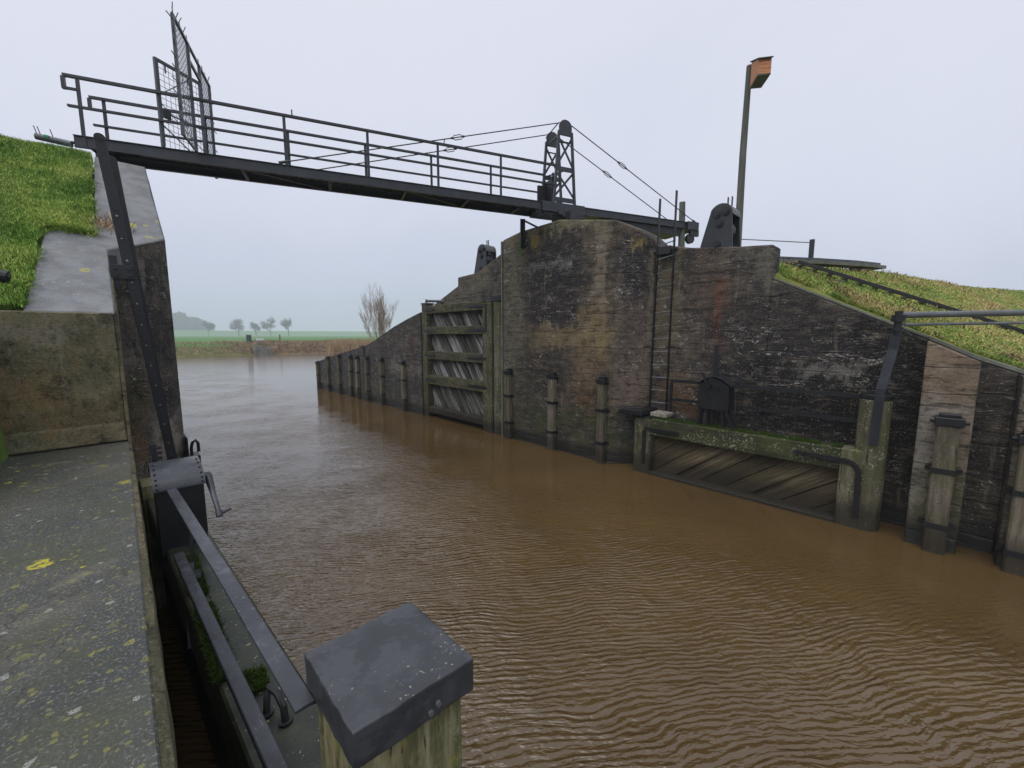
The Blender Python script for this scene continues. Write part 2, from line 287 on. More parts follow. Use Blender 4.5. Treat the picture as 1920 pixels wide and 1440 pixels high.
def grass_mat(name, a, b, c):
    t = NT(name); n = t.noise(t.pos, .8, 4, .65); n2 = t.noise(t.pos, 3.3, 4, .6); tone = t.attr('tone')
    n = t.ss(n, .30, .70); n2 = t.ss(n2, .28, .72)
    v = t.math('ADD', t.math('MULTIPLY', n, .34), t.math('ADD', t.math('MULTIPLY', n2, .26), t.math('MULTIPLY', tone, .36)))
    col = t.ramp(v, [(.32, a), (.48, b), (.64, c)])
    t.b.inputs['Subsurface Weight'].default_value = 0
    return t.done(col, .75, None, .25)
M_gl = grass_mat('lush_dyke_grass', (.09, .19, .026), (.26, .44, .065), (.50, .56, .16))
M_gr = grass_mat('winter_dyke_grass', (.15, .25, .04), (.34, .42, .09), (.50, .38, .17))
M_straw = grass_mat('straw_stalks', (.16, .10, .05), (.30, .20, .11), (.45, .33, .20))
def soil_mat(name, pts, sc=.8):
    t = NT(name); n = t.noise(t.pos, sc, 6, .7); n2 = t.noise(t.pos, 9, 5, .75)
    col = t.ramp(t.math('ADD', t.math('MULTIPLY', n, .6), t.math('MULTIPLY', n2, .4)), pts)
    return t.done(col, .95, t.bump(n2, .8, .08), .15)
M_soil_l = soil_mat('turf_under_left', [(.35, (.03, .05, .012)), (.5, (.06, .11, .018)), (.65, (.11, .15, .03))])
M_soil_r = soil_mat('turf_under_right', [(.38, (.12, .18, .035)), (.5, (.20, .23, .06)), (.62, (.28, .21, .09))])
# far field: green pasture, brown rough bank near the water
t = NT('far_pasture'); X, Y, Z = t.xyz(); n = t.noise(t.pos, .05, 5, .6); n2 = t.noise(t.scale(t.pos, (1, 1, 3)), .9, 6, .75)
gcol = t.ramp(n, [(.35, (.075, .17, .045)), (.6, (.10, .21, .055)), (.75, (.14, .21, .07))])
bcol = t.ramp(n2, [(.34, (.06, .045, .022)), (.5, (.15, .11, .055)), (.66, (.27, .175, .10))])
gb = t.ramp(n2, [(.34, (.045, .060, .018)), (.5, (.10, .11, .035)), (.66, (.18, .16, .06))])
bcol = t.mix(t.ss(X, 22, 14), bcol, gb)
f = t.ss(t.math('ADD', Z, t.math('MULTIPLY', n2, .5)), 1.75, 1.5)
M_field = t.done(t.mix(f, gcol, bcol), .95, None, .1)
# water
def water_mat():
    t = NT('muddy_canal_water'); X, Y, Z = t.xyz()
    # wave frame: a runs along the crests, c across them
    th = R(43.8 - 8); ca, sa = math.cos(th), math.sin(th)
    A = t.math('SUBTRACT', t.math('MULTIPLY', X, ca), t.math('MULTIPLY', Y, sa))
    C = t.math('ADD', t.math('MULTIPLY', X, sa), t.math('MULTIPLY', Y, ca))
    P = t.comb(A, C, 0)
    warp = t.n('ShaderNodeVectorMath', operation='MULTIPLY_ADD'); t.l(t.noisec(P, .55, 3), warp.inputs[0]); warp.inputs[1].default_value = (.6, .6, 0); t.l(P, warp.inputs[2]); Q = warp.outputs[0]
    n1 = t.noise(t.scale(Q, (5.2, 15.5, 1)), 1., 2, .5, .6)
    n2 = t.noise(t.scale(Q, (12, 28, 1)), 1., 2, .5, .5)
    n4 = t.noise(t.scale(Q, (2.7, 7.6, 1)), 1., 2, .5, .6)
    n3 = t.noise(t.scale(Q, (.7, 1.5, 1)), 1., 2, .5)
    wv = t.n('ShaderNodeTexWave', wave_type='BANDS', bands_direction='Y', wave_profile='SIN', inp={'Scale': 4.9, 'Distortion': 5.0, 'Detail': 3.0, 'Detail Scale': 1.1, 'Detail Roughness': .6})
    t.l(t.scale(Q, (.45, 1, 1)), wv.inputs[0])
    h = t.math('ADD', t.math('MULTIPLY', n1, .50), t.math('ADD', t.math('MULTIPLY', n2, .17), t.math('MULTIPLY', wv.outputs['Fac'], .13)))
    h = t.math('ADD', h, t.math('MULTIPLY', n4, .45))
    dist = t.math('SQRT', t.math('ADD', t.math('MULTIPLY', X, X), t.math('MULTIPLY', Y, Y)))
    fade = t.math('POWER', t.math('DIVIDE', 4.5, t.math('MAXIMUM', dist, 4.5)), 1.25)
    calm = t.ss(t.math('ADD', X, t.math('MULTIPLY', t.noise(P, .5, 3), 2.)), 9.4, 6.2)
    patch = t.ss(t.noise(P, .45, 4, .6), .36, .62)
    amp = t.math('MULTIPLY', t.math('MULTIPLY_ADD', calm, .86, .14), t.math('MULTIPLY_ADD', patch, .62, .38))
    amp = t.math('MULTIPLY', amp, fade)
    h = t.math('ADD', t.math('MULTIPLY', h, amp), t.math('MULTIPLY', n3, .06))
    b = t.bump(h, 1.0, .078)
    col = t.ramp(t.noise(P, .5, 3), [(.3, (.084, .052, .019)), (.7, (.108, .068, .025))])
    t.b.inputs['IOR'].default_value = 1.68
    return t.done(col, t.math('MULTIPLY_ADD', t.ss(dist, 14, 60), .12, .045), b, .5)
M_water = water_mat()

# ---------------------------------------------------------------- mesh helpers
COL = scene.collection
class MB:
    def __init__(s): s.v = []; s.f = []; s.tone = []
    def add(s, vs, fs, tone=None):
        o = len(s.v); s.v += [tuple(p) for p in vs]; tn = random.random() if tone is None else tone
        for f in fs: s.f.append([i + o for i in f]); s.tone.append(tn)
        return s
    def box(s, x0, x1, y0, y1, z0, z1, tone=None):
        return s.add([(x0, y0, z0), (x1, y0, z0), (x1, y1, z0), (x0, y1, z0), (x0, y0, z1), (x1, y0, z1), (x1, y1, z1), (x0, y1, z1)],
              [(0, 3, 2, 1), (4, 5, 6, 7), (0, 1, 5, 4), (1, 2, 6, 5), (2, 3, 7, 6), (3, 0, 4, 7)], tone)
    def bar(s, p, q, w, h, up=(0, 0, 1), tone=None):     # w sideways, h along up
        p = Vector(p); q = Vector(q); d = (q - p).normalized(); u = Vector(up)
        sd = d.cross(u)
        if sd.length < 1e-4: sd = d.cross(Vector((0, 1, 0)))
        sd.normalize(); u = sd.cross(d).normalized(); sd = sd * w / 2; u = u * h / 2
        vs = [p - sd - u, p + sd - u, p + sd + u, p - sd + u, q - sd - u, q + sd - u, q + sd + u, q - sd + u]
        return s.add(vs, [(0, 1, 2, 3), (7, 6, 5, 4), (0, 4, 5, 1), (1, 5, 6, 2), (2, 6, 7, 3), (3, 7, 4, 0)], tone)
    def tube(s, pts, r, n=8, tone=None):
        pts = [Vector(p) for p in pts]; rs = r if isinstance(r, (list, tuple)) else [r] * len(pts); vs = []; ref = None
        for i, p in enumerate(pts):
            d = (pts[min(i + 1, len(pts) - 1)] - pts[max(i - 1, 0)]).normalized()
            if ref is None:
                ref = d.cross(Vector((0, 0, 1)))
                if ref.length < .05: ref = d.cross(Vector((1, 0, 0)))
            a = (ref - d * ref.dot(d)).normalized(); ref = a; b = d.cross(a)
            for k in range(n):
                an = 2 * math.pi * k / n; vs.append(p + a * math.cos(an) * rs[i] + b * math.sin(an) * rs[i])
        fs = []
        for i in range(len(pts) - 1):
            for k in range(n): fs.append((i * n + k, i * n + (k + 1) % n, (i + 1) * n + (k + 1) % n, (i + 1) * n + k))
        fs.append(tuple(range(n))[::-1]); fs.append(tuple((len(pts) - 1) * n + k for k in range(n)))
        return s.add(vs, fs, tone)
    def prism(s, poly, fn, t0, t1, tone=None):           # poly of (a,b) -> fn(a,b,t)
        n = len(poly); vs = [fn(a, b, t0) for a, b in poly] + [fn(a, b, t1) for a, b in poly]
        fs = [tuple(range(n)), tuple(range(2 * n - 1, n - 1, -1))] + [(i, i + n, (i + 1) % n + n, (i + 1) % n) for i in range(n)]
        return s.add(vs, fs, tone)
    def build(s, name, mat, parent=None, bevel=0., smooth=False, segs=1):
        off = Vector((0, 0, 0))
        p = parent
        while p is not None: off += p.location; p = p.parent
        me = bpy.data.meshes.new(name); me.from_pydata([tuple(Vector(v) - off) for v in s.v], [], s.f)
        a = me.attributes.new('tone', 'FLOAT', 'FACE'); a.data.foreach_set('value', s.tone)
        me.materials.append(mat)
        import bmesh
        bm = bmesh.new(); bm.from_mesh(me); bmesh.ops.recalc_face_normals(bm, faces=bm.faces)
        if bevel > 0:
            ed = [e for e in bm.edges if len(e.link_faces) == 2 and e.calc_face_angle(0) > .5]
            bmesh.ops.bevel(bm, geom=ed, offset=bevel, segments=segs, profile=.5, affect='EDGES', clamp_overlap=True)
        bm.to_mesh(me); bm.free()
        if smooth:
            for pl in me.polygons: pl.use_smooth = True
            try: me.set_sharp_from_angle(angle=R(40))
            except Exception: pass
        o = bpy.data.objects.new(name, me); COL.objects.link(o)
        if parent: o.parent = parent
        return o
def tag(o, label=None, cat=None, group=None, kind=None):
    if label: o['label'] = label
    if cat: o['category'] = cat
    if group: o['group'] = group
    if kind: o['kind'] = kind
    return o
def thing(name, label, cat, loc=(0, 0, 0), group=None):
    o = bpy.data.objects.new(name, None); COL.objects.link(o); o.location = loc; o.empty_display_size = .2
    return tag(o, label, cat, group)
def one(mb, name, mat, label, cat, loc=(0, 0, 0), group=None, **k):   # a thing that is one mesh
    mb.v = [tuple(Vector(v) - Vector(loc)) for v in mb.v]
    o = mb.build(name, mat, None, **k); o.location = loc; return tag(o, label, cat, group)
def copy_tree(o, parent=None):
    c = o.copy(); COL.objects.link(c); c.parent = parent
    for ch in o.children: copy_tree(ch, c)
    return c
def raw_mesh(name, V, F, tone, mat, kind=None):         # numpy quads/tris
    me = bpy.data.meshes.new(name); nv, nf, k = len(V), len(F), F.shape[1]
    me.vertices.add(nv); me.vertices.foreach_set('co', V.astype(np.float32).ravel())
    me.loops.add(nf * k); me.loops.foreach_set('vertex_index', F.astype(np.int32).ravel())
    me.polygons.add(nf); me.polygons.foreach_set('loop_start', np.arange(0, nf * k, k, dtype=np.int32))
    me.update(calc_edges=True)
    a = me.attributes.new('tone', 'FLOAT', 'FACE'); a.data.foreach_set('value', tone.astype(np.float32))
    me.materials.append(mat); o = bpy.data.objects.new(name, me); COL.objects.link(o)
    if kind: o['kind'] = kind
    return o
def grid_mesh(name, xs, ys, hf, mat, kind='structure', smooth=True):
    Xg, Yg = np.meshgrid(xs, ys); Zg = hf(Xg, Yg); V = np.stack([Xg, Yg, Zg], -1).reshape(-1, 3); nx, ny = len(xs), len(ys)
    i = (np.arange(ny - 1)[:, None] * nx + np.arange(nx - 1)[None]).ravel(); F = np.stack([i, i + 1, i + nx + 1, i + nx], 1)
    o = raw_mesh(name, V, F, rng.random(len(F)), mat, kind)
    if smooth: o.data.polygons.foreach_set('use_smooth', np.ones(len(F), bool))
    return o
def vn(x, y, s, seed=0):                                 # cheap value noise
    x = x * s; y = y * s; xi = np.floor(x).astype(int); yi = np.floor(y).astype(int); fx = x - xi; fy = y - yi
    fx = fx * fx * (3 - 2 * fx); fy = fy * fy * (3 - 2 * fy)
    def hh(a, b):
        q = np.sin(a * 127.1 + b * 311.7 + seed * 74.7) * 43758.5453; return q - np.floor(q)
    return (hh(xi, yi) * (1 - fx) + hh(xi + 1, yi) * fx) * (1 - fy) + (hh(xi, yi + 1) * (1 - fx) + hh(xi + 1, yi + 1) * fx) * fy
def blades(name, P, hgt, wid, lean, mat, label=None, cat=None):
    n = len(P); a = rng.random(n) * 2 * math.pi; la = rng.random(n) * 2 * math.pi
    h = hgt * (.5 + rng.random(n)); wv = np.stack([np.cos(a), np.sin(a), np.zeros(n)], 1) * (wid * (.6 + .8 * rng.random(n)))[:, None]
    l = lean * rng.random(n) * h; L = np.stack([np.cos(la) * l, np.sin(la) * l, np.zeros(n)], 1); up = np.zeros((n, 3)); up[:, 2] = 1
    m = P + L * .35 + up * (h * .6)[:, None]; tp = P + L + up * (h * np.sqrt(np.clip(1 - (lean * .5) ** 2, .2, 1)))[:, None]
    V = np.stack([P - wv, P + wv, m + wv * .7, m - wv * .7, tp + wv * .1, tp - wv * .1], 1).reshape(-1, 3)
    i = np.arange(n) * 6; F = np.concatenate([np.stack([i, i + 1, i + 2, i + 3], 1), np.stack([i + 3, i + 2, i + 4, i + 5], 1)])
    tn = rng.random(n); o = raw_mesh(name, V, F, np.concatenate([tn, tn]), mat, 'stuff')
    if label: o['label'] = label; o['category'] = cat
    return o

# ---------------------------------------------------------------- setting: water, land
def flat(name, x0, x1, y0, y1, z, mat):
    V = np.array([(x0, y0, z), (x1, y0, z), (x1, y1, z), (x0, y1, z)], float); return raw_mesh(name, V, np.array([[0, 1, 2, 3]]), np.array([.5]), mat, 'structure')
flat('water', -400, 400, -300, 300, 0, M_water)

def bank_y(x):      # water edge of the far shore
    return np.interp(x, [-400, -20, 0, 10, 18, 24, 60, 400], [95, 80, 76, 75.2, 75.2, 74.5, 70, 60])
def h_field(X, V):
    """V is the distance beyond the water edge"""
    z = np.interp(V, [-3, 0, 1.2, 5.5, 8, 2000], [-1, -.03, .45, 1.75, 1.9, 1.9])
    return z + (vn(X, V, .7, 1) - .5) * .25 * np.clip(V, 0, 1) * (V < 9) + np.interp(V, [0, 640, 665, 675, 700, 2000], [0, 0, 7.6, 7.6, 0, 0])
xs = np.concatenate([np.linspace(-1500, -60, 20), np.arange(-50, 70, .8), np.linspace(75, 1500, 40)])
vs_ = np.concatenate([np.linspace(-3, 10, 27), np.array([14, 20, 40, 80, 160, 250, 400, 600, 639, 652, 665, 675, 687, 700, 900, 1300])])
Xg, Vg = np.meshgrid(xs, vs_); Zg = h_field(Xg, Vg); Yg = bank_y(Xg) + Vg
Vv = np.stack([Xg, Yg, Zg], -1).reshape(-1, 3); nx = len(xs); i = (np.arange(len(vs_) - 1)[:, None] * nx + np.arange(nx - 1)[None]).ravel()
raw_mesh('ground', Vv, np.stack([i, i + 1, i + nx + 1, i + nx], 1), rng.random(len(i)), M_field, 'structure')

# right dyke (behind the right lock wall) and the land that runs on to the far shore
def h_right(X, Y):
    yc = np.interp(X, [9.3, 14.5, 21, 26, 45, 120], [3.5, 1.6, -.05, -2.1, -9, -36])
    s = np.where(Y - yc > -3.9, .545 * (Y - yc), -2.1255 + .41 * (Y - yc + 3.9)); crest = 4.92 + .10 * np.clip(Y - yc, 0, 3)
    k = .18; a = 4.98 + s; b = crest; z = -np.log(np.exp(-a / k) + np.exp(-b / k)) * k + .05
    far = np.interp(Y, [-50, 8, 10.1, 12.6, 14.1, 16.4, 19, 25.8, 30, 80], [9, 9, 5.6, 4.8, 4.2, 3.35, 2.5, 1.45, 1.2, 1.2]) + .0
    z = np.minimum(z, far); z = np.maximum(z, 1.0 + .3 * (Y < 20))
    edge = np.interp(Y, [-60, 26.2, 27, 45, 60, 76, 90], [9.4, 9.4, 10.5, 17.5, 23.5, 27.5, 28])
    z = np.where((Y > 26), np.minimum(z, -.3 + (X - edge) * .6), z)
    z = z - .05 * np.clip(10.4 - X, 0, 1) * (Y < 2.3)
    z = np.where(X < 9.45, -1.2, z)
    return z + (vn(X, Y, 1.6, 3) - .5) * .10 + (vn(X, Y, .45, 4) - .5) * .16 * (X > 10.5)
xr = np.concatenate([np.array([9.44, 9.47]), np.arange(9.62, 24, .22), np.arange(24, 60, 1.), np.linspace(62, 300, 14)])
yr = np.concatenate([np.linspace(-120, -14, 14), np.arange(-13, 8, .25), np.arange(8, 80, 1.)])
def _hr(X, Y): return np.where((Y > 77), np.minimum(h_right(X, Y), -.2), h_right(X, Y))
grid_mesh('right_dyke', xr, yr, h_right, M_soil_r)
def prof_l(Y): return np.interp(Y, [-60, -2, 3.2, 6.2, 8.0, 8.6, 9.5, 10.6, 14, 17, 24, 27], [.9, 1.2, 1.75, 3.45, 4.55, 4.95, 5.58, 6.48, 6.50, 5.4, 1.6, -.3])
def h_left(X, Y):
    return np.minimum(prof_l(Y), 6.24) + .03 + (vn(X, Y, 2.2, 6) - .5) * .10 + np.clip(-X - .7, 0, 4) * .03 * (Y > 4)
xl = np.concatenate([np.linspace(-300, -14, 12), np.arange(-13, -.05, .25)]); xl = np.append(xl, -.10)
def _hl(X, Y):
    z = h_left(X, Y)
    inner = np.interp(Y, [6.2, 7.75, 7.9, 8.1, 10.4], [-.62, -.55, -.55, -.10, -.05])     # keep the turf under the coping
    z = np.where((X > inner - .02) & (Y > 6.15), prof_l(Y) - .25, z)
    z = np.where((X > -.9) & (Y <= 6.3), 1.0, z)
    return z
yl = np.concatenate([np.linspace(-60, 0, 9), np.arange(.5, 12.2, .2), np.arange(12.5, 30, 1.2)])
grid_mesh('left_dyke', xl, yl, _hl, M_soil_l)

# ---------------------------------------------------------------- right lock walls
FX = lambda a, b, t_: (t_, a, b)                          # profile in (y, z), thickness in x
pier = thing('concrete_pier', 'tall weathered concrete pier carrying the swing bridge, between the two open lock gates', 'pier', (9.2, 7, 0))
mb = MB(); plan = [(8.62, 9.4), (8.62, 5.5), (9.25, 4.78), (9.8, 4.78), (9.8, 9.4)]
def ztop(x, y):
    return float(np.interp(y, [4.78, 5.05, 5.5, 7.2, 8.66, 9.4], [5.36, 5.62, 5.88, 6.21, 6.16, 6.04]))
ys_ = [9.4, 8.66, 7.2, 6.3, 5.5, 5.05, 4.78]
front = [(8.62, 9.4), (8.62, 8.66), (8.62, 7.2), (8.62, 6.3), (8.62, 5.5), (9.014, 5.05), (9.25, 4.78)]
V = []; n = len(front)
for x, y in front: V += [(x, y, -1.5), (x, y, ztop(x, y)), (9.9, y, ztop(x, y)), (9.9, y, -1.5)]
F = []
for k in range(n - 1):
    for q in range(4): F.append((k * 4 + q, k * 4 + (q + 1) % 4, (k + 1) * 4 + (q + 1) % 4, (k + 1) * 4 + q))
F += [(0, 3, 2, 1), tuple((n - 1) * 4 + q for q in (0, 1, 2, 3))]
mb.add(V, F); mb.build('pier_wall', M_pier, pier, bevel=.035)
mb = MB(); mb.box(8.60, 8.66, 9.40, 9.46, .0, 6.0); mb.build('edge_strip', M_cop, pier)

wall = thing('lock_wall', 'dark stained concrete recess wall with painted shade behind the near lowered gate', 'wall', (9.4, 2, 0))
P = [(4.78, -1.5), (4.78, 5.30), (4.35, 5.20), (3.95, 5.10), (2.95, 4.98), (2.37, 4.93), (2.37, -1.5)]
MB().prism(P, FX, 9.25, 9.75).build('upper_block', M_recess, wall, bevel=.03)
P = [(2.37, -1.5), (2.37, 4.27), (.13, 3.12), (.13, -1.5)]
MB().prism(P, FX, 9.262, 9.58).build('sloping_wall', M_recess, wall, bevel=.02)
P = [(2.36, 4.275), (2.36, 4.325), (.13, 3.18), (.13, 3.13)]
MB().prism(P, FX, 9.30, 9.60).build('coping', M_cop, wall, bevel=.008)
but = thing('buttress_wall', 'stained concrete wall at right edge with pale buttress faces and dark slots', 'wall', (9.0, -1, 0))
def bz(y): return 3.12 + (y - .13) * .545 if y > -.41 else 2.826 + (y + .41) * .42
def blk(y0, y1, x): return [(y0, -1.5), (y0, bz(y0)), (y1, bz(y1)), (y1, -1.5)], x
for y0, y1, x in ((.13, -.42, 8.6), (-.42, -.80, 9.0), (-.80, -2.2, 8.6), (-2.2, -6, 8.7)):
    P, x = blk(y0, y1, x); MB().prism(P, FX, x, 9.585).build('buttress' if x < 8.9 else 'slot_wall', M_pil if x < 8.9 else M_recess, but, bevel=.015)
MB().add([(8.604, -.797, -1.5), (9.0, -.797, -1.5), (9.0, -.797, 2.66), (8.604, -.797, 2.66), (8.604, -.80, -1.5), (9.0, -.80, -1.5), (9.0, -.80, 2.66), (8.604, -.80, 2.66)], [(0, 1, 2, 3), (7, 6, 5, 4), (0, 4, 5, 1), (1, 5, 6, 2), (2, 6, 7, 3), (3, 7, 4, 0)]).build('painted_shade_face', M_recess, but)  # this thin dark sheet and the slot wall paint in the slot shade
P = [(.125, 3.135), (.125, 3.185), (-.41, 2.89), (-.80, 2.73), (-2.2, 2.14), (-6, .55), (-6, .50), (-2.2, 2.09), (-.80, 2.68), (-.41, 2.84)]
MB().prism(P, FX, 9.02, 9.60).build('coping', M_cop, but)
farw = thing('lock_wall', 'grey concrete recess wall stepping down behind the tall open far gate', 'wall', (9.4, 12, 0))
P = [(9.46, -1.5), (9.46, 6.05), (10.12, 5.85), (11.45, 5.36), (12.55, 5.31), (12.56, 5.0), (14.15, 4.42), (14.15, -1.5)]
MB().prism(P, FX, 9.25, 9.7).build('recess_wall', M_far, farw, bevel=.03)
wing = thing('wing_wall', 'long dark concrete wing wall curving down to the open water', 'wall', (8.9, 20, 0))
pts = [(14.15, 4.08), (15.2, 3.84), (16.37, 3.54), (17.4, 3.22), (18.2, 2.96), (19.3, 2.65)]
P = [(14.15, -1.5)] + pts + [(19.3, -1.5)]; MB().prism(P, FX, 8.6, 9.5).build('curved_wall', M_far, wing, bevel=.02)
P = [(19.75, -1.5), (19.75, 2.60), (22.4, 2.22), (25.8, 1.64), (26.1, 1.45), (26.1, -1.5)]; MB().prism(P, FX, 8.6, 9.3).build('end_wall', M_far, wing, bevel=.02)
MB().box(8.53, 9.1, 19.3, 19.75, -1.5, 2.68).build('joint_pilaster', M_far, wing, bevel=.02)

# ---------------------------------------------------------------- fender posts
def fender(label, y, z=2.03, x=8.6, wd=.20, flat_=False, grp='timber fender posts strapped along the right lock wall'):
    t_ = thing('fender_post', label, 'fender', (x, y, 0), grp)
    m = MB(); m.box(x - .17, x - .002, y - wd / 2, y + wd / 2, -1.2, z); m.build('post', M_wpale, t_, bevel=.02)
    m = MB(); m.box(x - .20, x - .001, y - wd / 2 - .03, y + wd / 2 + .03, z - .02, z + .10); m.box(x - .14, x - .0015, y - wd / 2 + .01, y + wd / 2 - .01, z + .10, z + .15)
    m.tube([(x - .08, y - wd / 2 - .08, z + .03), (x - .08, y + wd / 2 + .08, z + .03)], .03); m.build('cap', M_black, t_, bevel=.01)
    for zz in (z - .72, z - 1.55):
        m = MB(); m.box(x - .185, x - .0025, y - wd / 2 - .015, y + wd / 2 + .015, zz, zz + .07); m.box(x - .03, x - .001, y - wd / 2 - .07, y + wd / 2 + .07, zz + .005, zz + .06); m.build('strap', M_black, t_)
    return t_
FL = ['fender post at the far tip of the wing wall', 'second fender post from the far tip of the wing wall', 'third fender post from the far tip of the wing wall', 'fender post midway between the wing wall tip and the joint pilaster',
      'fender post just before the joint pilaster on its far side', 'pale fender post just beside the joint pilaster on its near side', 'dark fender post on the curved wall between two paler ones', 'pale fender post on the curved wall nearest the tall far gate']
for y, z, l in zip((25.7, 24.0, 22.4, 20.9, 20.05, 18.95, 17.44, 15.46), (1.5, 1.86, 2.03, 2.03, 2.03, 2.03, 2.03, 2.0), FL): fender(l, y, z)
fender('fender post on the pier right beside the tall far gate', 9.05, x=8.62)
fender('green mossy fender post in the middle of the pier face', 7.3, x=8.62)
fender('pale fender post on the pier closest to the lowered near gate', 5.68, x=8.62)
fender('large pale fender post with black cap on the near buttress', -.19, 1.93, wd=.24)
fender('fender post cut off by the right edge of the picture', -.98, 1.80, wd=.26)

# ---------------------------------------------------------------- lock gates
def clip(poly, a, b, c):      # keep a*x+b*y<=c
    out = []
    for i in range(len(poly)):
        p, q = poly[i - 1], poly[i]; dp = a * p[0] + b * p[1] - c; dq = a * q[0] + b * q[1] - c
        if dp <= 0: out.append(p)
        if dp * dq < 0: t_ = dp / (dp - dq); out.append((p[0] + t_ * (q[0] - p[0]), p[1] + t_ * (q[1] - p[1])))
    # order fix: rotate so that intersection precedes kept vertex
    return out
def clip2(poly, a, b, c):
    out = []; n = len(poly)
    for i in range(n):
        p, q = poly[i], poly[(i + 1) % n]; dp = a * p[0] + b * p[1] - c; dq = a * q[0] + b * q[1] - c
        if dp <= 0: out.append(p)
        if (dp < 0 < dq) or (dq < 0 < dp): t_ = dp / (dp - dq); out.append((p[0] + t_ * (q[0] - p[0]), p[1] + t_ * (q[1] - p[1])))
    return out
def boards(y0, y1, z0, z1, slope, wd, x, mb, th=.05, jit=.015):
    """diagonal boards; slope = dy/dz"""
    L = math.hypot(1, slope); step = wd * L; k = y0 - abs(slope) * (z1 - z0) - step
    while k < y1 + abs(slope) * (z1 - z0) + step:
        g = .006 if wd < .25 else .014
        a = (k + g, z0 - .01); b = (k + step - g, z0 - .01); H_ = z1 - z0 + .02
        P = [a, b, (b[0] + slope * H_, z1 + .01), (a[0] + slope * H_, z1 + .01)]
        for c in ((1, 0, y1), (-1, 0, -y0), (0, 1, z1), (0, -1, -z0)):
            if len(P) >= 3: P = clip2(P, *c)
        if len(P) >= 3:
            xo = x + random.uniform(-jit, jit); mb.prism(P, FX, xo, xo + th)
        k += step
def strap(mb, pts, w, xo, th=.014): # flat iron following (y,z) points
    for p, q in zip(pts[:-1], pts[1:]): mb.bar((xo, p[0], p[1]), (xo, q[0], q[1]), w, th, up=(1, 0, 0))

# far gate
fg = thing('lock_gate', 'tall open timber lock gate standing in the far recess, four rows of slanting boards', 'lock gate', (8.8, 12, 0), 'timber lock gates')
gx0, gx1 = 8.60, 8.95
m = MB(); m.tube([(8.82, 9.72, -1), (8.82, 9.72, 4.36)], .22, 14); m.build('heel_post', M_wz, fg, smooth=True)
m = MB(); m.box(8.58, 9.05, 9.48, 9.92, 4.24, 4.44); m.build('post_cap', M_black, fg, bevel=.02)
m = MB(); m.box(8.61, 8.96, 9.93, 10.38, -1, 4.22); m.build('hinge_stile', M_wz, fg, bevel=.02)
m = MB(); m.box(8.60, 8.96, 13.72, 14.05, -1, 4.36); m.build('mitre_post', M_wz, fg, bevel=.02)
m = MB(); m.box(8.585, 8.97, 13.70, 14.07, 4.365, 4.42); m.build('post_cap', M_steel2, fg)
zb = [(4.00, 4.30), (3.22, 3.50), (2.27, 2.58), (1.30, 1.65), (.18, .42)]
for a, b in zb: m = MB(); m.box(8.615, 8.95, 10.38, 13.72, a, b); m.build('beam' if a > .3 else 'bottom_beam', M_wy if a > .3 else M_oak, fg, bevel=.02)
zb2 = [(-.8, .18)] + [(zb[i + 1][1], zb[i][0]) for i in range(4)]
for a, b in zb2[1:]:
    m = MB(); boards(10.38, 13.72, a, b, .75, .18, 8.84, m, .05, .05); m.build('diagonal_boards', M_plankg, fg)
for a, b in zb[:4]:
    zc = (a + b) / 2
    for ya, yb in ((10.2, 11.15), (13.9, 13.2)):
        m = MB(); strap(m, [(ya, zc), (yb, zc)], .09, 8.600 - (.0 if ya < 12 else .008)); m.build('strap', M_black, fg)
m = MB(); strap(m, [(10.2, 4.18), (10.2, 3.30)], .09, 8.598); m.build('strap', M_black, fg)
for yy in (11.2, 12.9): m = MB(); m.tube([(8.78, yy - .06, 4.28), (8.78, yy - .05, 4.40), (8.78, yy + .05, 4.40), (8.78, yy + .06, 4.28)], .018, 6); m.build('lifting_eye', M_black, fg)
m = MB(); m.tube([(8.7, 13.85, 4.50), (9.7, 13.3, 4.50)], .05); m.tube([(8.7, 13.85, 4.40), (8.7, 13.85, 4.56)], .04); m.build('anchor_bar', M_tube, fg)

# near right gate
ng = thing('lock_gate', 'low mossy lock gate lying open in the near recess under a black winch', 'lock gate', (8.8, 2.6, 0), 'timber lock gates')
m = MB(); m.tube([(8.80, .64, -1.2), (8.80, .64, 2.17)], .205, 20); m.build('heel_post', M_wz, ng, smooth=True)
m = MB(); m.tube([(8.80, .64, 2.175), (8.80, .64, 2.25)], .215, 20); m.build('post_cap', M_black, ng, bevel=.01)
m = MB(); m.box(8.60, 8.93, .70, 1.0, -1.2, 1.32); m.build('hinge_stile', M_wz, ng, bevel=.02)
m = MB(); m.box(8.60, 8.95, 4.42, 4.82, -1.2, 1.30); m.build('mitre_post', M_wz, ng, bevel=.025)
m = MB(); m.box(8.62, 8.96, 1.0, 4.42, .92, 1.31); m.build('top_beam', M_wyd, ng, bevel=.03, segs=2)
m = MB(); m.box(8.60, 8.93, 1.0, 4.42, -.25, .07); m.build('bottom_beam', M_oak, ng, bevel=.02)
m = MB(); boards(1.0, 4.42, .07, .92, -1.35, .30, 8.86, m, .05, .045); m.build('diagonal_boards', M_plankb, ng)
m = MB(); strap(m, [(4.55, .25), (4.55, 1.02)], .085, 8.590); strap(m, [(4.56, 1.06), (3.75, 1.06)], .085, 8.600); m.build('corner_strap', M_black, ng)
m = MB()
pp = [(1.62, 1.12), (.90, 1.12), (.80, 1.08), (.745, .98), (.73, .2)]
for a_, b_ in zip(pp[:-1], pp[1:]): m.bar((8.575, a_[0], a_[1]), (8.575, b_[0], b_[1]), .075, .022, up=(1, 0, 0))
m.build('corner_strap', M_black, ng)
for yy in (3.83, 1.95):
    m = MB(); m.tube([(8.85, yy + .09 * math.cos(q), 1.27 + .13 * math.sin(q)) for q in np.linspace(0, math.pi, 9)], .014, 6); m.build('lifting_eye', M_steel, ng)
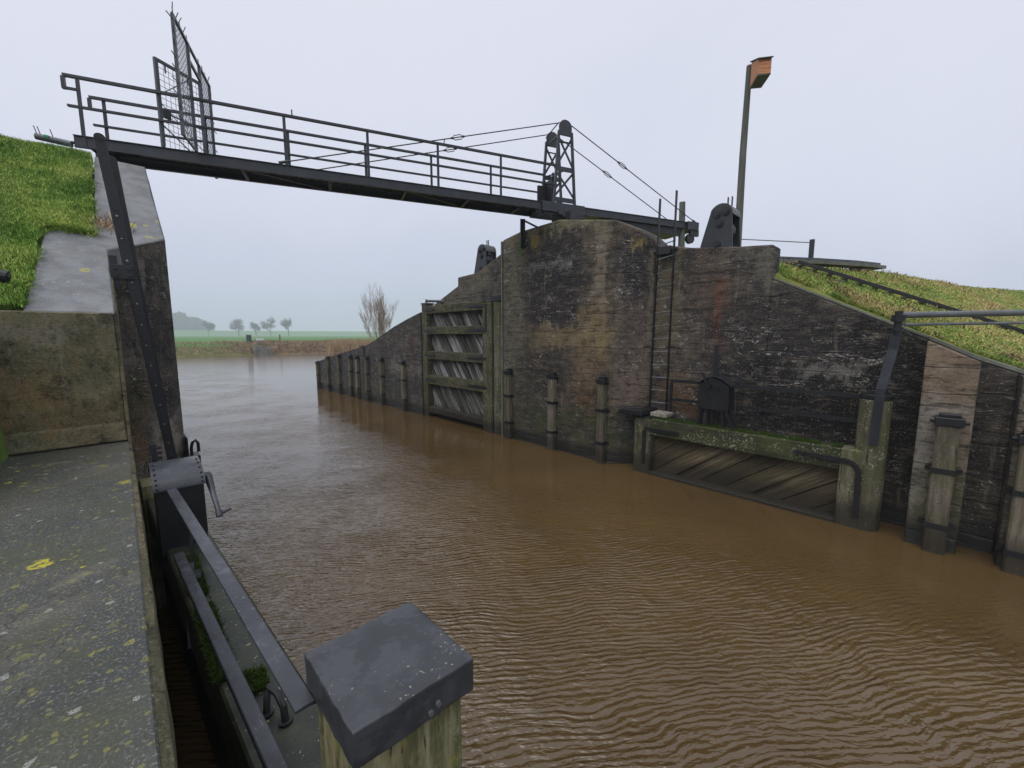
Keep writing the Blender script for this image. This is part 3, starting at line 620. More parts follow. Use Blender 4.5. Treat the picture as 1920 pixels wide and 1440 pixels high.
m = MB(); m.bar((9.05, 4.17, 2.165), (9.05, 3.42, 2.165), .05, .07); m.bar((9.05, 2.78, 2.165), (9.05, .80, 2.165), .05, .07)
m.bar((9.05, 4.17, 1.74), (9.05, 3.42, 1.74), .05, .06); m.bar((9.05, 2.78, 1.74), (9.05, .80, 1.74), .05, .06)
m.bar((9.05, 4.17, 1.30), (9.05, 4.17, 2.13), .05, .05); m.build('handrail', M_black, ng)
# moss on top of the beams
def moss(parent, x0, x1, y0, y1, z, n, name='moss', h=.03, shape=None):
    P_ = np.stack([rng.uniform(x0, x1, n), rng.uniform(y0, y1, n), np.full(n, z)], 1)
    keep = vn(P_[:, 0] + 50, P_[:, 1] + 50, 5, 9) + .5 * vn(P_[:, 0] + 50, P_[:, 1] + 50, 17, 2) > .62
    P_ = P_[keep]
    if parent: off = parent.location; P_ = P_ - np.array(off)
    o = blades(name, P_, h, .004, 1.2, M_moss); 
    if parent: o.parent = parent
    return o
moss(ng, 8.64, 8.94, 1.0, 4.4, 1.31, 16000, h=.022)
m = MB(); m.box(8.60, 8.95, 4.42, 4.83, 1.305, 1.33); m.box(8.45, 9.2, 4.55, 5.1, 1.36, 1.48); m.tube([(8.55, 5.2, 1.42), (8.9, 4.75, 1.42)], .09, 10); m.build('anchor_plate', M_black, ng, bevel=.01)
m = MB(); m.box(8.72, 9.1, 4.1, 4.5, 1.335, 1.44); m.build('lime_crusted_block', M_plain, ng, bevel=.02)
# winch on the near right gate
wn = thing('sluice_winch', 'black riveted winch box with toothed rack on the near right gate', 'winch', (8.85, 3.1, 1.3), 'sluice winches')
def arch(y0, y1, zs, rise, n=10):
    return [(y0 + (y1 - y0) * i / n, zs + rise * math.sin(math.pi * i / n)) for i in range(n + 1)]
P = [(3.42, 1.68)] + arch(3.42, 2.82, 2.16, .16) + [(2.82, 1.68)]
hm_ = MB().prism(P[::-1], FX, 8.68, 8.98)
m = MB(); A_ = arch(3.46, 2.78, 2.17, .18, 12)
for p, q in zip(A_[:-1], A_[1:]): m.bar((8.83, p[0], p[1] + .008), (8.83, q[0], q[1] + .008), .36, .012)
m.build('cover', M_steel, wn)
m = hm_
for zz in np.arange(1.74, 2.14, .085):
    for yy in (3.38, 2.86): m.tube([(8.665, yy, zz), (8.682, yy, zz)], .013, 6)
for yy, zz in ((3.02, 2.12), (3.18, 1.92), (3.3, 1.76)): m.tube([(8.66, yy, zz), (8.682, yy, zz)], .026, 8)
m.build('housing', M_black, wn, bevel=.002)
m = MB(); m.tube([(8.70, 3.2, 2.16), (8.60, 3.2, 2.16)], .045, 10); m.bar((8.61, 3.2, 2.16), (8.61, 3.33, 2.42), .05, .02, up=(1, 0, 0)); m.tube([(8.61, 3.33, 2.42), (8.45, 3.5, 2.42)], .018, 6); m.build('crank', M_black, wn)
m = MB(); m.box(8.80, 8.84, 3.13, 3.20, 1.32, 2.98)
for zz in np.arange(2.36, 2.96, .048): m.box(8.798, 8.842, 3.085, 3.13, zz, zz + .024)
m.build('rack', M_black, wn)
for (a_, b_, c_, d_) in ((3.38, 1.70, 3.42, 1.30), (3.25, 1.70, 3.24, 1.30), (2.95, 1.70, 2.92, 1.30), (2.9, 1.70, 2.72, 1.30)):
    m = MB(); m.bar((8.74, a_, b_), (8.74, c_, d_ + .012), .05, .03, up=(1, 0, 0)); m.bar((8.90, a_, b_), (8.90, c_, d_ + .012), .05, .03, up=(1, 0, 0)); m.build('leg', M_black, wn)
# push arm and rods
pa = thing('gate_push_arm', 'bent bolted steel arm rising from the heel post to the long grey push rods', 'gate arm', (8.55, .6, 1.4))
m = MB(); m.bar((8.545, .60, 1.46), (8.545, .58, 2.36), .115, .05, up=(1, 0, 0)); m.bar((8.545, .58, 2.34), (8.62, .49, 3.0), .12, .05, up=(1, 0, 0)); m.bar((8.62, .49, 2.98), (8.62, .49, 3.22), .115, .06, up=(1, 0, 0))
for zz in np.arange(1.55, 2.3, .14): m.tube([(8.505, .59, zz), (8.53, .59, zz)], .014, 6)
for zz in (3.05, 3.13): m.tube([(8.575, .49, zz), (8.60, .49, zz)], .016, 6)
m.build('lever', M_steel, pa)
m = MB(); m.tube([(8.62, .47, 3.2), (8.62, .47, 3.56)], .05, 10); m.tube([(8.62, .47, 3.40), (8.62, .47, 3.50)], .085, 10); m.tube([(8.62, .47, 3.26), (8.62, .47, 3.31)], .075, 10); m.build('pivot_pin', M_black, pa, smooth=False)
m = MB(); m.tube([(8.62, .47, 3.50), (10.6, -2.05, 3.545)], .046, 12); m.build('push_rod', M_tube, pa, smooth=True)
m = MB(); m.tube([(8.66, .40, 3.355), (10.6, -2.10, 3.40)], .022, 10); m.bar((8.62, .47, 3.36), (8.95, .1, 3.37), .05, .02); m.build('tie_rod', M_tube, pa)

# ---------------------------------------------------------------- ladders
def ladder(label, A0, A1, B0, B1, w, th, n, br, rdir, mat=M_black):
    t_ = thing('steel_ladder', label, 'ladder', (A0[0], A0[1], A0[2]), 'steel ladders on the lock walls')
    for p, q in ((A0, A1), (B0, B1)):
        m = MB(); m.bar(p, q, w, th, up=rdir)
        m.build('stile', mat, t_, bevel=.004)
    for k in range(n):
        f = (k + .6) / (n + 3); a = Vector(A0).lerp(Vector(A1), f); b = Vector(B0).lerp(Vector(B1), f); d = (b - a).normalized() * .03
        m = MB(); m.tube([a - d, b + d], .013, 6); m.build('rung', M_tube, t_)
    return t_
ld = ladder('black steel ladder down the right recess beside the pier', (9.18, 4.33, 1.42), (8.98, 4.22, 6.30), (9.15, 4.73, 1.42), (9.0, 4.60, 6.22), .07, .022, 13, None, (.05, .99, 0))
m = MB(); m.box(9.02, 9.26, 4.32, 4.66, 5.0, 5.18); m.tube([(9.1, 4.2, 5.09), (9.1, 4.75, 5.09)], .05, 8); m.build('bracket', M_black, ld, bevel=.01)

# ---------------------------------------------------------------- swing bridge
L0 = Vector((-.19, 10.75, 0)); D = Vector((.93522, -.35407, 0)); N = Vector((.35407, .93522, 0)); UZ = Vector((0, 0, 1))
def S(s, o, z): return L0 + D * s + N * o + UZ * z
br = thing('swing_bridge', 'dark steel footbridge with railings and stayed tower spanning the lock on the right pier', 'footbridge', tuple(S(9.7, .35, 6.2)))
W_ = .70
for o in (0, W_):
    m = MB(); m.bar(S(-.08, o, 6.57), S(9.1, o, 6.57), .012, .19); m.bar(S(-.08, o, 6.66), S(9.1, o, 6.66), .07, .012); m.bar(S(-.08, o, 6.475), S(9.1, o, 6.475), .07, .012)
    m.bar(S(10.35, o, 6.57), S(14.5, o, 6.57), .012, .19); m.bar(S(10.35, o, 6.66), S(14.5, o, 6.66), .07, .012); m.bar(S(10.35, o, 6.475), S(14.5, o, 6.475), .07, .012)
    m.bar(S(9.08, o - .01, 6.56), S(10.37, o - .01, 6.56), .10, .24)
    sg = -1 if o == 0 else 1
    for sa, sb in ((8.95, 9.12), (10.33, 10.50), (14.0, 14.15), (14.42, 14.55)):
        for a_ in (sa + .03, sb - .03):
            for zz in (6.51, 6.57, 6.63): m.tube([S(a_, o + sg * .006, zz), S(a_, o + sg * .02, zz)], .013, 6)
    m.build('girder', M_steel, br)
m = MB()
k = .02
while k < 9.2: m.bar(S(k, .04, 6.63), S(k, W_ - .04, 6.63), .165, .025); k += .172
m.build('deck', M_oak, br)
m = MB(); m.bar(S(10.4, .35, 6.50), S(14.4, .35, 6.50), W_ - .08, .02); m.build('tail_plate', M_black, br)
for s_ in (.3, 2.4, 4.0, 5.6, 7.1, 8.5, 11.5, 12.8): m = MB(); m.bar(S(s_, .02, 6.52), S(s_, W_ - .02, 6.52), .06, .10); m.build('cross_beam', M_steel, br)
for s_ in (2.4, 5.6): m = MB(); m.bar(S(s_, .03, 6.49), S(s_ + 1.5, W_ - .03, 6.49), .05, .02); m.build('wind_brace', M_steel, br)
# centre bearing under the tower
m = MB(); m.box(8.9, 9.6, 7.05, 7.7, 6.17, 6.46); m.build('centre_bearing', M_black, br)
m = MB(); m.bar(S(9.55, -.06, 6.44), S(9.95, -.06, 6.44), .05, .12); m.tube([S(9.72, -.10, 6.40), S(9.72, .0, 6.40)], .07, 12); m.bar(S(9.15, .05, 6.42), S(10.3, .05, 6.42), .08, .07); m.build('bearing_bracket', M_steel, br)
# tail block, counterweight and wheel
m = MB(); m.bar(S(14.1, -.03, 6.56), S(14.55, -.03, 6.56), .10, .24); m.bar(S(14.1, W_ + .03, 6.56), S(14.55, W_ + .03, 6.56), .10, .24); m.bar(S(14.5, -.06, 6.55), S(14.5, W_ + .06, 6.55), .10, .22)
m.build('tail_block', M_steel, br, bevel=.006)
m = MB(); m.bar(S(11.3, .35, 6.36), S(13.9, .35, 6.36), W_ - .1, .2); m.build('counterweight', M_black, br)
m = MB(); m.bar(S(14.25, .0, 6.36), S(14.6, .0, 6.36), .08, .18); m.tube([S(14.3, -.02, 6.05 + .14), S(14.3, .08, 6.05 + .14)], .15, 16); m.build('wheel', M_black, br)
# railings
def railing(o, s0, s1, posts, w_):
    r_ = MB(); r_.bar(S(s0, o, 7.625), S(s1, o, 7.625), w_, .045); r = r_.build('railing', M_steel, br)
    m = MB(); m.bar(S(s0 + .02, o, 7.14), S(s1, o, 7.14), w_ * .9, .035); m.build('mid_rail', M_steel, r)
    for s_ in posts: m = MB(); m.bar(S(s_, o - (.012 if o == 0 else -.012), 6.48 if o == 0 else 6.62), S(s_, o - (.012 if o == 0 else -.012), 7.60), .055, .014, up=N); m.build('post', M_steel, r)
    m = MB(); m.bar(S(s0, o, 7.60), S(s0, o, 7.40), w_ * .9, .05, up=D); m.bar(S(s0, o, 7.42), S(s0 + .2, o, 7.42), w_ * .8, .035); m.build('end_loop', M_steel, r)
    return r
railing(0, -.13, 9.55, (.06, 3.2, 4.8, 6.35, 7.93), .06)
railing(W_, -.08, 9.5, (.12, 1.7, 3.2, 4.8, 6.35, 7.93), .05)
m = MB(); m.bar(S(3.35, 0, 7.64), S(3.35, 0, 7.76), .02, .02); m.build('peg', M_steel, br)
m = MB(); m.bar(S(6.5, 0, 7.64), S(6.52, 0, 7.76), .02, .02); m.build('peg', M_steel, br)
# tower: two lattice frames joined across
def tower(o):
    t0 = MB(); sc = 9.76
    bw, tw = .32, .19
    def q(z): return bw + (tw - bw) * (z - 6.68) / (8.5 - 6.68)
    for sg in (-1, 1): t0.bar(S(sc + sg * bw, o, 6.68), S(sc + sg * tw, o, 8.5), .06, .06, up=D)
    tw_ = t0.build('tower_frame', M_steel, br)
    m = MB()
    for z0, z1 in ((6.85, 7.50), (7.62, 8.36)):
        m.bar(S(sc - q(z0), o, z0), S(sc + q(z1), o, z1), .055, .014, up=N); m.bar(S(sc + q(z0), o + .01, z0), S(sc - q(z1), o + .01, z1), .055, .014, up=N)
    m.build('lattice', M_steel, tw_)
    for z_, h_ in ((7.56, .11), (6.78, .11), (8.24, .02)): m = MB(); m.bar(S(sc - q(z_) - (.02 if z_ > 8 else 0), o, z_), S(sc + q(z_) + (.04 if z_ > 8 else 0), o, z_), .04, h_); m.build('cross_bar', M_steel, tw_)
    P = [(-.185, 8.40), (.185, 8.40), (.185, 8.62)] + [(.185 * math.cos(a), 8.62 + .17 * math.sin(a)) for a in np.linspace(.2, math.pi - .2, 8)] + [(-.185, 8.62)]
    MB().prism(P, lambda a, b, t_: S(sc + a, t_, b), o - .02, o + .02).build('head_plate', M_steel, tw_)
tower(0); tower(W_)
m = MB(); m.bar(S(9.60, 0, 8.42), S(9.60, W_, 8.42), .04, .04); m.bar(S(9.9, .02, 8.25), S(9.62, W_ - .02, 8.52), .03, .03); m.bar(S(9.92, 0, 7.6), S(9.6, W_, 7.6), .03, .03); m.bar(S(9.55, .02, 8.68), S(9.55, W_, 8.60), .02, .02); m.build('tower_cross_brace', M_steel, br)
m = MB(); m.bar(S(9.60, W_ - .16, 6.68), S(9.60, W_ - .16, 7.42), .42, .10, up=D); m.bar(S(9.80, W_ - .10, 6.70), S(9.62, W_ - .3, 7.6), .06, .03, up=D); m.bar(S(9.42, W_ - .05, 6.68), S(9.42, W_ - .05, 7.30), .05, .28, up=D); m.bar(S(9.55, W_ + .08, 6.68), S(9.55, W_ + .08, 7.45), .2, .04, up=D); m.build('winding_gear', M_black, br)
def tie(o, sa, za, sb, zb, st):
    a = S(sa, o, za); b = S(sb, o, zb); m = MB(); m.tube([a, b], .013, 8); r = m.build('tie_rod', M_steel, br)
    c = a.lerp(b, st); d = (b - a).normalized(); u = d.cross(N).normalized()
    m = MB(); P_ = [c - d * .14, c - d * .08 + u * .05, c + d * .08 + u * .05, c + d * .14, c + d * .08 - u * .05, c - d * .08 - u * .05, c - d * .14]; m.tube(P_, .010, 6); m.tube([c - d * .17, c - d * .11], .026, 8); m.tube([c + d * .11, c + d * .17], .026, 8); m.build('turnbuckle', M_steel, r)
    m = MB(); e_ = a if za < zb else b; m.tube([e_ - d * .1, e_ + d * .1], .03, 8); m.build('rod_end', M_steel, r)
for o in (0, W_):
    tie(o, 3.15, 6.72, 9.62, 8.70, .57); tie(o, 9.95, 8.68, 14.45, 6.70, .37)
# end of far stay low rod (thin rod behind tower)
m = MB(); m.tube([S(9.95, W_ + .1, 7.0), S(12.0, W_ + .1, 6.70)], .012, 6); m.build('tail_rod', M_tube, br)
# security panel across the bridge
sp = MB(); s_ = 1.68
def SP(o, z, ds=0.): return S(s_ + ds, o, z)
for a_, b_ in (((-.75, 6.66), (-.75, 8.58)), ((0, 6.62), (0, 8.58)), ((.70, 6.62), (.70, 8.58)), ((1.42, 6.66), (1.42, 8.58))): sp.bar(SP(*a_), SP(*b_), .05, .04, up=N)
sp.bar(SP(-.77, 8.58), SP(1.44, 8.58), .04, .045); sp.bar(SP(-.75, 6.68), SP(0, 6.68), .03, .03); sp.bar(SP(.7, 6.68), SP(1.42, 6.68), .03, .03); sp.bar(SP(0, 8.30), SP(.70, 8.30), .04, .05)
sec = sp.build('security_fence', M_steel2, br)
def mesh_panel(parent, f, u0, u1, z0, z1, st, diag, r=.0032):
    m = MB()
    if diag:
        Hh = z1 - z0; k = u0 - Hh
        while k < u1:
            for sg in (1, -1):
                a = (k, z0) if sg > 0 else (k, z1); b = (k + Hh, z1) if sg > 0 else (k + Hh, z0)
                ta = max(0, (u0 - a[0]) / Hh); tb = min(1, (u1 - a[0]) / Hh)
                if tb > ta: m.bar(f(a[0] + ta * Hh, a[1] + ta * (b[1] - a[1])), f(a[0] + tb * Hh, a[1] + tb * (b[1] - a[1])), r * 2, r * 2)
            k += st
    else:
        for uu in np.arange(u0 + st, u1, st): m.bar(f(uu, z0), f(uu, z1), r * 2, r * 2)
        for zz in np.arange(z0 + st, z1, st): m.bar(f(u0, zz), f(u1, zz), r * 2, r * 2)
    return m.build('wire_mesh', M_steel2, parent)
mesh_panel(sec, lambda u, z: SP(u, z), -.75, 0, 6.68, 8.58, .105, True)
mesh_panel(sec, lambda u, z: SP(u, z), .70, 1.42, 6.68, 8.58, .105, True)
m = MB()
def spike(o, z, do, dz): m.bar(SP(o, z), SP(o + do, z + dz, random.uniform(-.05, .05)), .012, .012)
for o_ in np.arange(-.72, 1.42, .12):
    if not (0 < o_ < .66): spike(o_, 8.60, .03, .13)
for z_ in np.arange(6.9, 8.6, .2): spike(-.77, z_, -.12, .03); spike(1.45, z_, .12, -.03)
spike(-.75, 8.6, -.12, .1); m.build('spike_row', M_steel2, sec)
dA = S(1.68, .66, 0); dB = S(1.16, .05, 0); dd = (dB - dA)
def DP(u, z): return dA + dd * u + UZ * z
m = MB()
for a_, b_ in (((0, 6.72), (0, 8.24)), ((1, 6.70), (1, 8.24))): m.bar(DP(*a_), DP(*b_), .05, .05, up=dd)
m.bar(DP(0, 8.22), DP(1, 8.22), .04, .05); m.bar(DP(0, 7.34), DP(1, 7.34), .025, .02); m.bar(DP(0, 6.9), DP(1, 7.5), .012, .01); m.bar(DP(.97, 7.62), DP(.3, 8.15), .02, .014); m.bar(DP(.97, 7.1), DP(.2, 6.72), .02, .014)
for u_ in (.3, .55, .8): m.bar(DP(u_, 8.2), DP(u_, 8.06), .02, .02, up=dd)
door = m.build('mesh_door', M_steel2, sec)
m = MB(); m.bar(DP(.92, 7.32), DP(.78, 7.32), .05, .16); m.build('lock_case', M_black, sec)
o_ = mesh_panel(sec, DP, 0, 1, 6.74, 8.2, .105, False)
# bridge stop bracket on the pier
sb = thing('bridge_support_bracket', 'black steel prop bolted to the pier face under the bridge', 'bracket', (8.6, 8.5, 5.7))
m = MB(); m.box(8.56, 8.615, 8.44, 8.58, 5.68, 6.46); m.box(8.50, 8.56, 8.49, 8.53, 5.68, 6.46); m.build('upright', M_black, sb)
m = MB(); m.bar((8.59, 8.52, 6.45), (8.66, 8.02, 6.17), .05, .05); m.build('diagonal_strut', M_black, sb)
m = MB(); [m.box(8.58, 8.613, 8.36, 8.44, z_, z_ + .07) for z_ in (5.72, 6.02)]; m.build('lug', M_black, sb)

# ---------------------------------------------------------------- sheave housings on the walls
def housing(label, y0, x0, z0, sc=1.):
    t_ = thing('cable_sheave_housing', label, 'winch housing', (x0, y0, z0), 'cable sheave housings on the right lock wall')
    hh = .93 * sc; wb = .62 * sc; wt = .22 * sc
    def prof(n=10): return [(-.27 * sc, 0), (.42 * sc, 0)] + [(wt * math.cos(a), hh - wt + wt * math.sin(a)) for a in np.linspace(.25, math.pi - .05, n)]
    for xx in (0, .46 * sc):
        MB().prism(prof(), lambda a, b, t__: (x0 + t__, y0 + a, z0 + b), xx, xx + .02).build('side_plate', M_steel, t_)
    m = MB(); A_ = [(wt * 1.03 * math.cos(a), hh - wt + wt * 1.03 * math.sin(a)) for a in np.linspace(.4, math.pi * 1.02, 10)]
    for p, q in zip(A_[:-1], A_[1:]): m.bar((x0 + .24 * sc, y0 + p[0], z0 + p[1]), (x0 + .24 * sc, y0 + q[0], z0 + q[1]), .47 * sc, .014)
    m.build('hood', M_steel2, t_)
    for (a, b, r) in ((.09, hh - .20, .085), (-.09, hh - .17, .085), (.02, hh * .58, .085), (.04, .12, .08)):
        m = MB(); m.tube([(x0 - .03, y0 + a * sc, z0 + b), (x0 + .0, y0 + a * sc, z0 + b)], r * sc, 16); m.tube([(x0 - .05, y0 + a * sc, z0 + b), (x0 - .03, y0 + a * sc, z0 + b)], r * .6 * sc, 12); m.build('axle_boss', M_black, t_)
    m = MB(); m.tube([(x0 + .025, y0, z0 + hh * .45), (x0 + .35 * sc, y0, z0 + hh * .45)], .2 * sc, 20); m.tube([(x0 + .06, y0 + .1, z0 + hh * .78), (x0 + .3 * sc, y0 + .1, z0 + hh * .78)], .12 * sc, 16); m.build('sheave', M_black, t_)
    for a in (-.06, -.14): m = MB(); m.bar((x0 + .2 * sc, y0 + a, z0 + hh - .03), (x0 + .2 * sc, y0 + a, z0 + hh + .16), .025, .025); m.build('lug', M_steel, t_)
    return t_
housing('large dark sheave housing on top of the near recess wall', 3.40, 9.30, 4.98, 1.)
housing('small dark sheave housing behind the far recess wall under the bridge', 11.22, 9.30, 5.36, 1.)

# curved roller track behind the walls
tr = thing('roller_track', 'curved steel track on a low concrete kerb behind the near recess wall', 'track', (12, 3, 5))
import itertools
c0 = S(9.72, .35, 0)
def TR(ang, r, z): return Vector((c0.x + r * math.cos(ang), c0.y + r * math.sin(ang), z))
arc = [R(a) for a in np.arange(-75, -5, 3.5)]
m = MB()
trk = [(10.2, 5.1), (11.2, 4.0), (12.2, 3.0), (13.2, 2.35), (14.3, 1.75), (15.3, 1.35)]
m = MB()
for p, q in zip(trk[:-1], trk[1:]): m.bar((p[0], p[1], 5.03), (q[0], q[1], 5.03), .35, .08)
m.build('kerb', M_cop, tr)
m = MB()
for p, q in zip(trk[:-1], trk[1:]): m.bar((p[0], p[1], 5.13), (q[0], q[1], 5.13), .07, .06)
m.build('rail', M_steel2, tr)
m = MB()
for i_ in range(len(trk) - 1):
    for f_ in (.2, .7):
        x_ = trk[i_][0] + f_ * (trk[i_ + 1][0] - trk[i_][0]); y_ = trk[i_][1] + f_ * (trk[i_ + 1][1] - trk[i_][1]); m.box(x_ - .09, x_ + .09, y_ - .09, y_ + .09, 5.055, 5.105)
m.build('rail_chairs', M_black, tr)
m = MB(); m.tube([(13.35, 2.55, 5.1), (13.35, 2.55, 5.68)], .06, 10); m.build('bollard', M_steel, tr)
m = MB(); m.tube([(10.9, 3.9, 5.55), (13.35, 2.55, 5.6)], .012, 6); m.build('cable', M_tube, tr)

# toothed track lying on the slope
rk = thing('toothed_track', 'long black toothed track lying down the right grass slope', 'track', (10, 1, 3.7))
a_ = Vector((10.75, 2.35, 4.75)); b_ = Vector((13.6, -2.35, 2.66))
m = MB(); dirn = (b_ - a_).normalized(); sd_ = dirn.cross(UZ).normalized()
for sg in (-1, 1): m.bar(a_ + sd_ * .21 * sg, b_ + sd_ * .21 * sg, .045, .06)
m.build('side_bars', M_black, rk)
m = MB(); nn = 20
for i_ in range(nn): c_ = a_.lerp(b_, (i_ + .5) / nn); m.bar(c_ - sd_ * .19, c_ + sd_ * .19, .10, .045, up=UZ)
m.build('teeth', M_tube, rk)  # lighter grey paints the sky's reflection onto the teeth
for f_ in (.15, .45, .75): c_ = a_.lerp(b_, f_) - UZ * .20; m = MB(); m.bar(c_ - sd_ * .2, c_ + sd_ * .2, .12, .2); m.build('sleeper', M_cop, rk)

# nest box pole, short post
pl = one(MB().tube([(12.5, 4.08, 4.9), (12.52, 4.10, 8.0), (12.5, 4.07, 10.18)], [.10, .085, .07], 12), 'wooden_pole', M_pole, 'tall leaning grey wooden pole behind the sheave housing', 'pole', (12.5, 4.08, 4.9), smooth=True)
nb = thing('nest_box', 'reddish wooden nest box fixed to the top of the tall pole', 'nest box', (12.5, 3.8, 9.6))
def hexa(q, z0, zb, zf):     # q = back-left, back-right, front-right, front-left; roofline falls from back to front
    return MB().add([(x, y, z0) for x, y in q] + [(q[0][0], q[0][1], zb), (q[1][0], q[1][1], zb), (q[2][0], q[2][1], zf), (q[3][0], q[3][1], zf)],
                    [(0, 3, 2, 1), (4, 5, 6, 7), (0, 1, 5, 4), (1, 2, 6, 5), (2, 3, 7, 6), (3, 0, 4, 7)])
Q = [(12.36, 3.98), (12.52, 3.76), (12.05, 3.43), (11.88, 3.67)]
hexa(Q, 9.56, 10.16, 9.90).build('box_body', M_box, nb, bevel=.004)
cx_, cy_ = sum(a for a, b in Q) / 4, sum(b for a, b in Q) / 4
Q2 = [(cx_ + (a - cx_) * 1.16, cy_ + (b - cy_) * 1.16) for a, b in Q]
m = MB(); m.add([(x, y, z) for (x, y), z in zip(Q2, (10.19, 10.19, 9.88, 9.88))] + [(x, y, z + .03) for (x, y), z in zip(Q2, (10.19, 10.19, 9.88, 9.88))],
      [(0, 3, 2, 1), (4, 5, 6, 7), (0, 1, 5, 4), (1, 2, 6, 5), (2, 3, 7, 6), (3, 0, 4, 7)]); m.build('roof', M_oak, nb)
hexa(Q, 9.53, 9.557, 9.557).build('floor', M_pole, nb)
one(MB().tube([(13, 5.85, 4.9), (12.97, 5.9, 7.28)], [.11, .09], 10), 'short_wooden_post', M_pole, 'short tilted grey post behind the tail of the bridge', 'post', (13, 5.85, 4.9), smooth=True)

# ---------------------------------------------------------------- left lock side
pf = thing('concrete_platform', 'dark wet concrete platform flecked with yellow lichen at lower left', 'platform', (-.5, 2, 0))
m = MB(); m.box(-.93, -.012, -4, 6.2, -1.5, 2.03); m.build('platform_slab', M_plat, pf, bevel=.006)
m = MB()
yy_ = np.arange(-2.0, 7.7, .11); vv = []; ff = []
prevz = 2.03
for k_, y_ in enumerate(yy_):
    j = random.uniform(-.004, .004); zt = 2.018 if y_ < 6.2 else float(prof_l(np.array([y_]))[0]) - .02
    vv += [(-.0115, y_, zt), (.016 + j, y_, zt - .035 + random.uniform(-.008, .008)), (.024 + j * 2, y_, zt - .26), (.008, y_, -1.2)]
for k_ in range(len(yy_) - 1):
    for q in range(3): ff.append((k_ * 4 + q, k_ * 4 + q + 1, (k_ + 1) * 4 + q + 1, (k_ + 1) * 4 + q))
m.add(vv, ff); m.build('rough_edge', M_lwing, pf)
# rounded mortar fillet at the foot of the wing wall
lw = thing('wing_wall', 'left concrete embankment wall with smooth grey sloping coping climbing to the bridge', 'wall', (-.4, 7, 0))
m = MB()
def slab_left(y): return float(np.interp(y, [6.18, 6.3, 7.75, 7.95, 8.15, 9.2, 10.35, 11.2], [-.645, -.64, -.56, -.545, -.10, -.085, -.03, -.02]))
def slab_right(y): return float(np.interp(y, [6.18, 7.6, 8.1, 11.2], [.0, .0, .62, .62]))
ys2 = [6.18, 6.5, 7.0, 7.6, 7.8, 7.95, 8.1, 8.6, 9.5, 10.3, 11.2]
vv = []; ff = []
for y_ in ys2:
    z_ = float(prof_l(np.array([y_]))[0]) if y_ < 10.7 else 6.45
    l_, r_ = slab_left(y_), slab_right(y_)
    y_ = max(y_, 6.215); vv += [(l_, y_, z_ - .35), (l_, y_, z_), (r_, y_, z_), (r_, y_, z_ - .03 if False else z_ - .35)]
n_ = len(ys2)
for k_ in range(n_ - 1):
    for q in range(4): ff.append((k_ * 4 + q, k_ * 4 + (q + 1) % 4, (k_ + 1) * 4 + (q + 1) % 4, (k_ + 1) * 4 + q))
ff += [(0, 1, 2, 3), tuple((n_ - 1) * 4 + q for q in (3, 2, 1, 0))]
m.add(vv, ff); m.build('coping', M_slab, lw, bevel=.012)
m = MB(); m.box(-.90, -.004, 6.205, 6.6, -1, 3.435); m.build('end_wall', M_lwing, lw, bevel=.015)
m = MB(); P = [(6.202, 2.03), (6.13, 2.045), (6.17, 2.22), (6.204, 2.25)]; m.prism(P, FX, -.92, -.016); m.build('foot_fillet', M_lwing, lw, bevel=.01)
# recess wall and pier body
m = MB(); ring = [(-.003, 6.6), (-.003, 7.6), (.618, 8.1), (.618, 11.6), (-.6, 11.6), (-.6, 6.6)]; vv = []
for x_, y_ in ring:
    zt = float(prof_l(np.array([y_]))[0]) - .30
    vv.append((x_, y_, zt))
# walls go right up to the underside of the coping in vertical strips
def strip(p, q, n=6):
    V_ = []; F_ = []
    for k_ in range(n + 1):
        x_ = p[0] + (q[0] - p[0]) * k_ / n; y_ = p[1] + (q[1] - p[1]) * k_ / n; zt = min(float(prof_l(np.array([y_]))[0]), 6.45) - .02
        V_ += [(x_, y_, -1.5), (x_, y_, zt)]
    for k_ in range(n): F_.append((2 * k_, 2 * k_ + 2, 2 * k_ + 3, 2 * k_ + 1))
    return V_, F_
for p, q in (((-.003, 6.2), (-.003, 7.6)), ((-.003, 7.6), (.626, 8.1)), ((.626, 8.1), (.626, 13.5)), ((.626, 13.5), (-.6, 13.5))): m.add(*strip(p, q))
m.build('pier_face', M_lpier, lw)
m = MB(); m.box(-.5, .62, 11.2, 13.5, 5.9, 6.3); m.build('bridge_seat', M_slab, lw)

# dead straw lying on the coping
P_ = np.stack([rng.normal(.05, .10, 260), rng.normal(8.25, .10, 260), np.zeros(260)], 1); P_[:, 2] = prof_l(P_[:, 1]) + .01
sw = blades('straw_litter', P_, .10, .004, 2.0, M_straw, 'small heap of dead brown straw on the left coping', 'straw')
sw['kind'] = 'stuff'

# left gate
lg = thing('lock_gate', 'near left lock gate seen from above, mossy top beam between black rails', 'lock gate', (.4, 3.5, 0), 'timber lock gates')
def GX(y): return .40 - .043 * (y - 1.9)          # centre line of the leaf
def gbox(m, y0, y1, xa, xb, z0, z1, tone=None):
    vs_ = [(GX(y0) + xa, y0, z0), (GX(y0) + xb, y0, z0), (GX(y1) + xb, y1, z0), (GX(y1) + xa, y1, z0)]
    vs_ += [(a, b, z1) for a, b, c in vs_]
    m.add(vs_, [(0, 3, 2, 1), (4, 5, 6, 7), (0, 1, 5, 4), (1, 2, 6, 5), (2, 3, 7, 6), (3, 0, 4, 7)], tone)
t = NT('wet_mossy_gate_top'); n = t.noise(t.pos, 6, 6, .7); g_ = t.noise(t.pos, 70, 3, .7); X, Y, Z = t.xyz()
col = t.ramp(n, [(.32, (.008, .010, .006)), (.5, (.020, .026, .014)), (.68, (.048, .056, .030))])
col = t.mix(t.ss(t.noise(t.pos, 42, 2), .68, .72), col, (.30, .31, .14)); col = t.mix(t.math('MULTIPLY', t.ss(g_, .6, .7), .4), col, (.16, .17, .12))
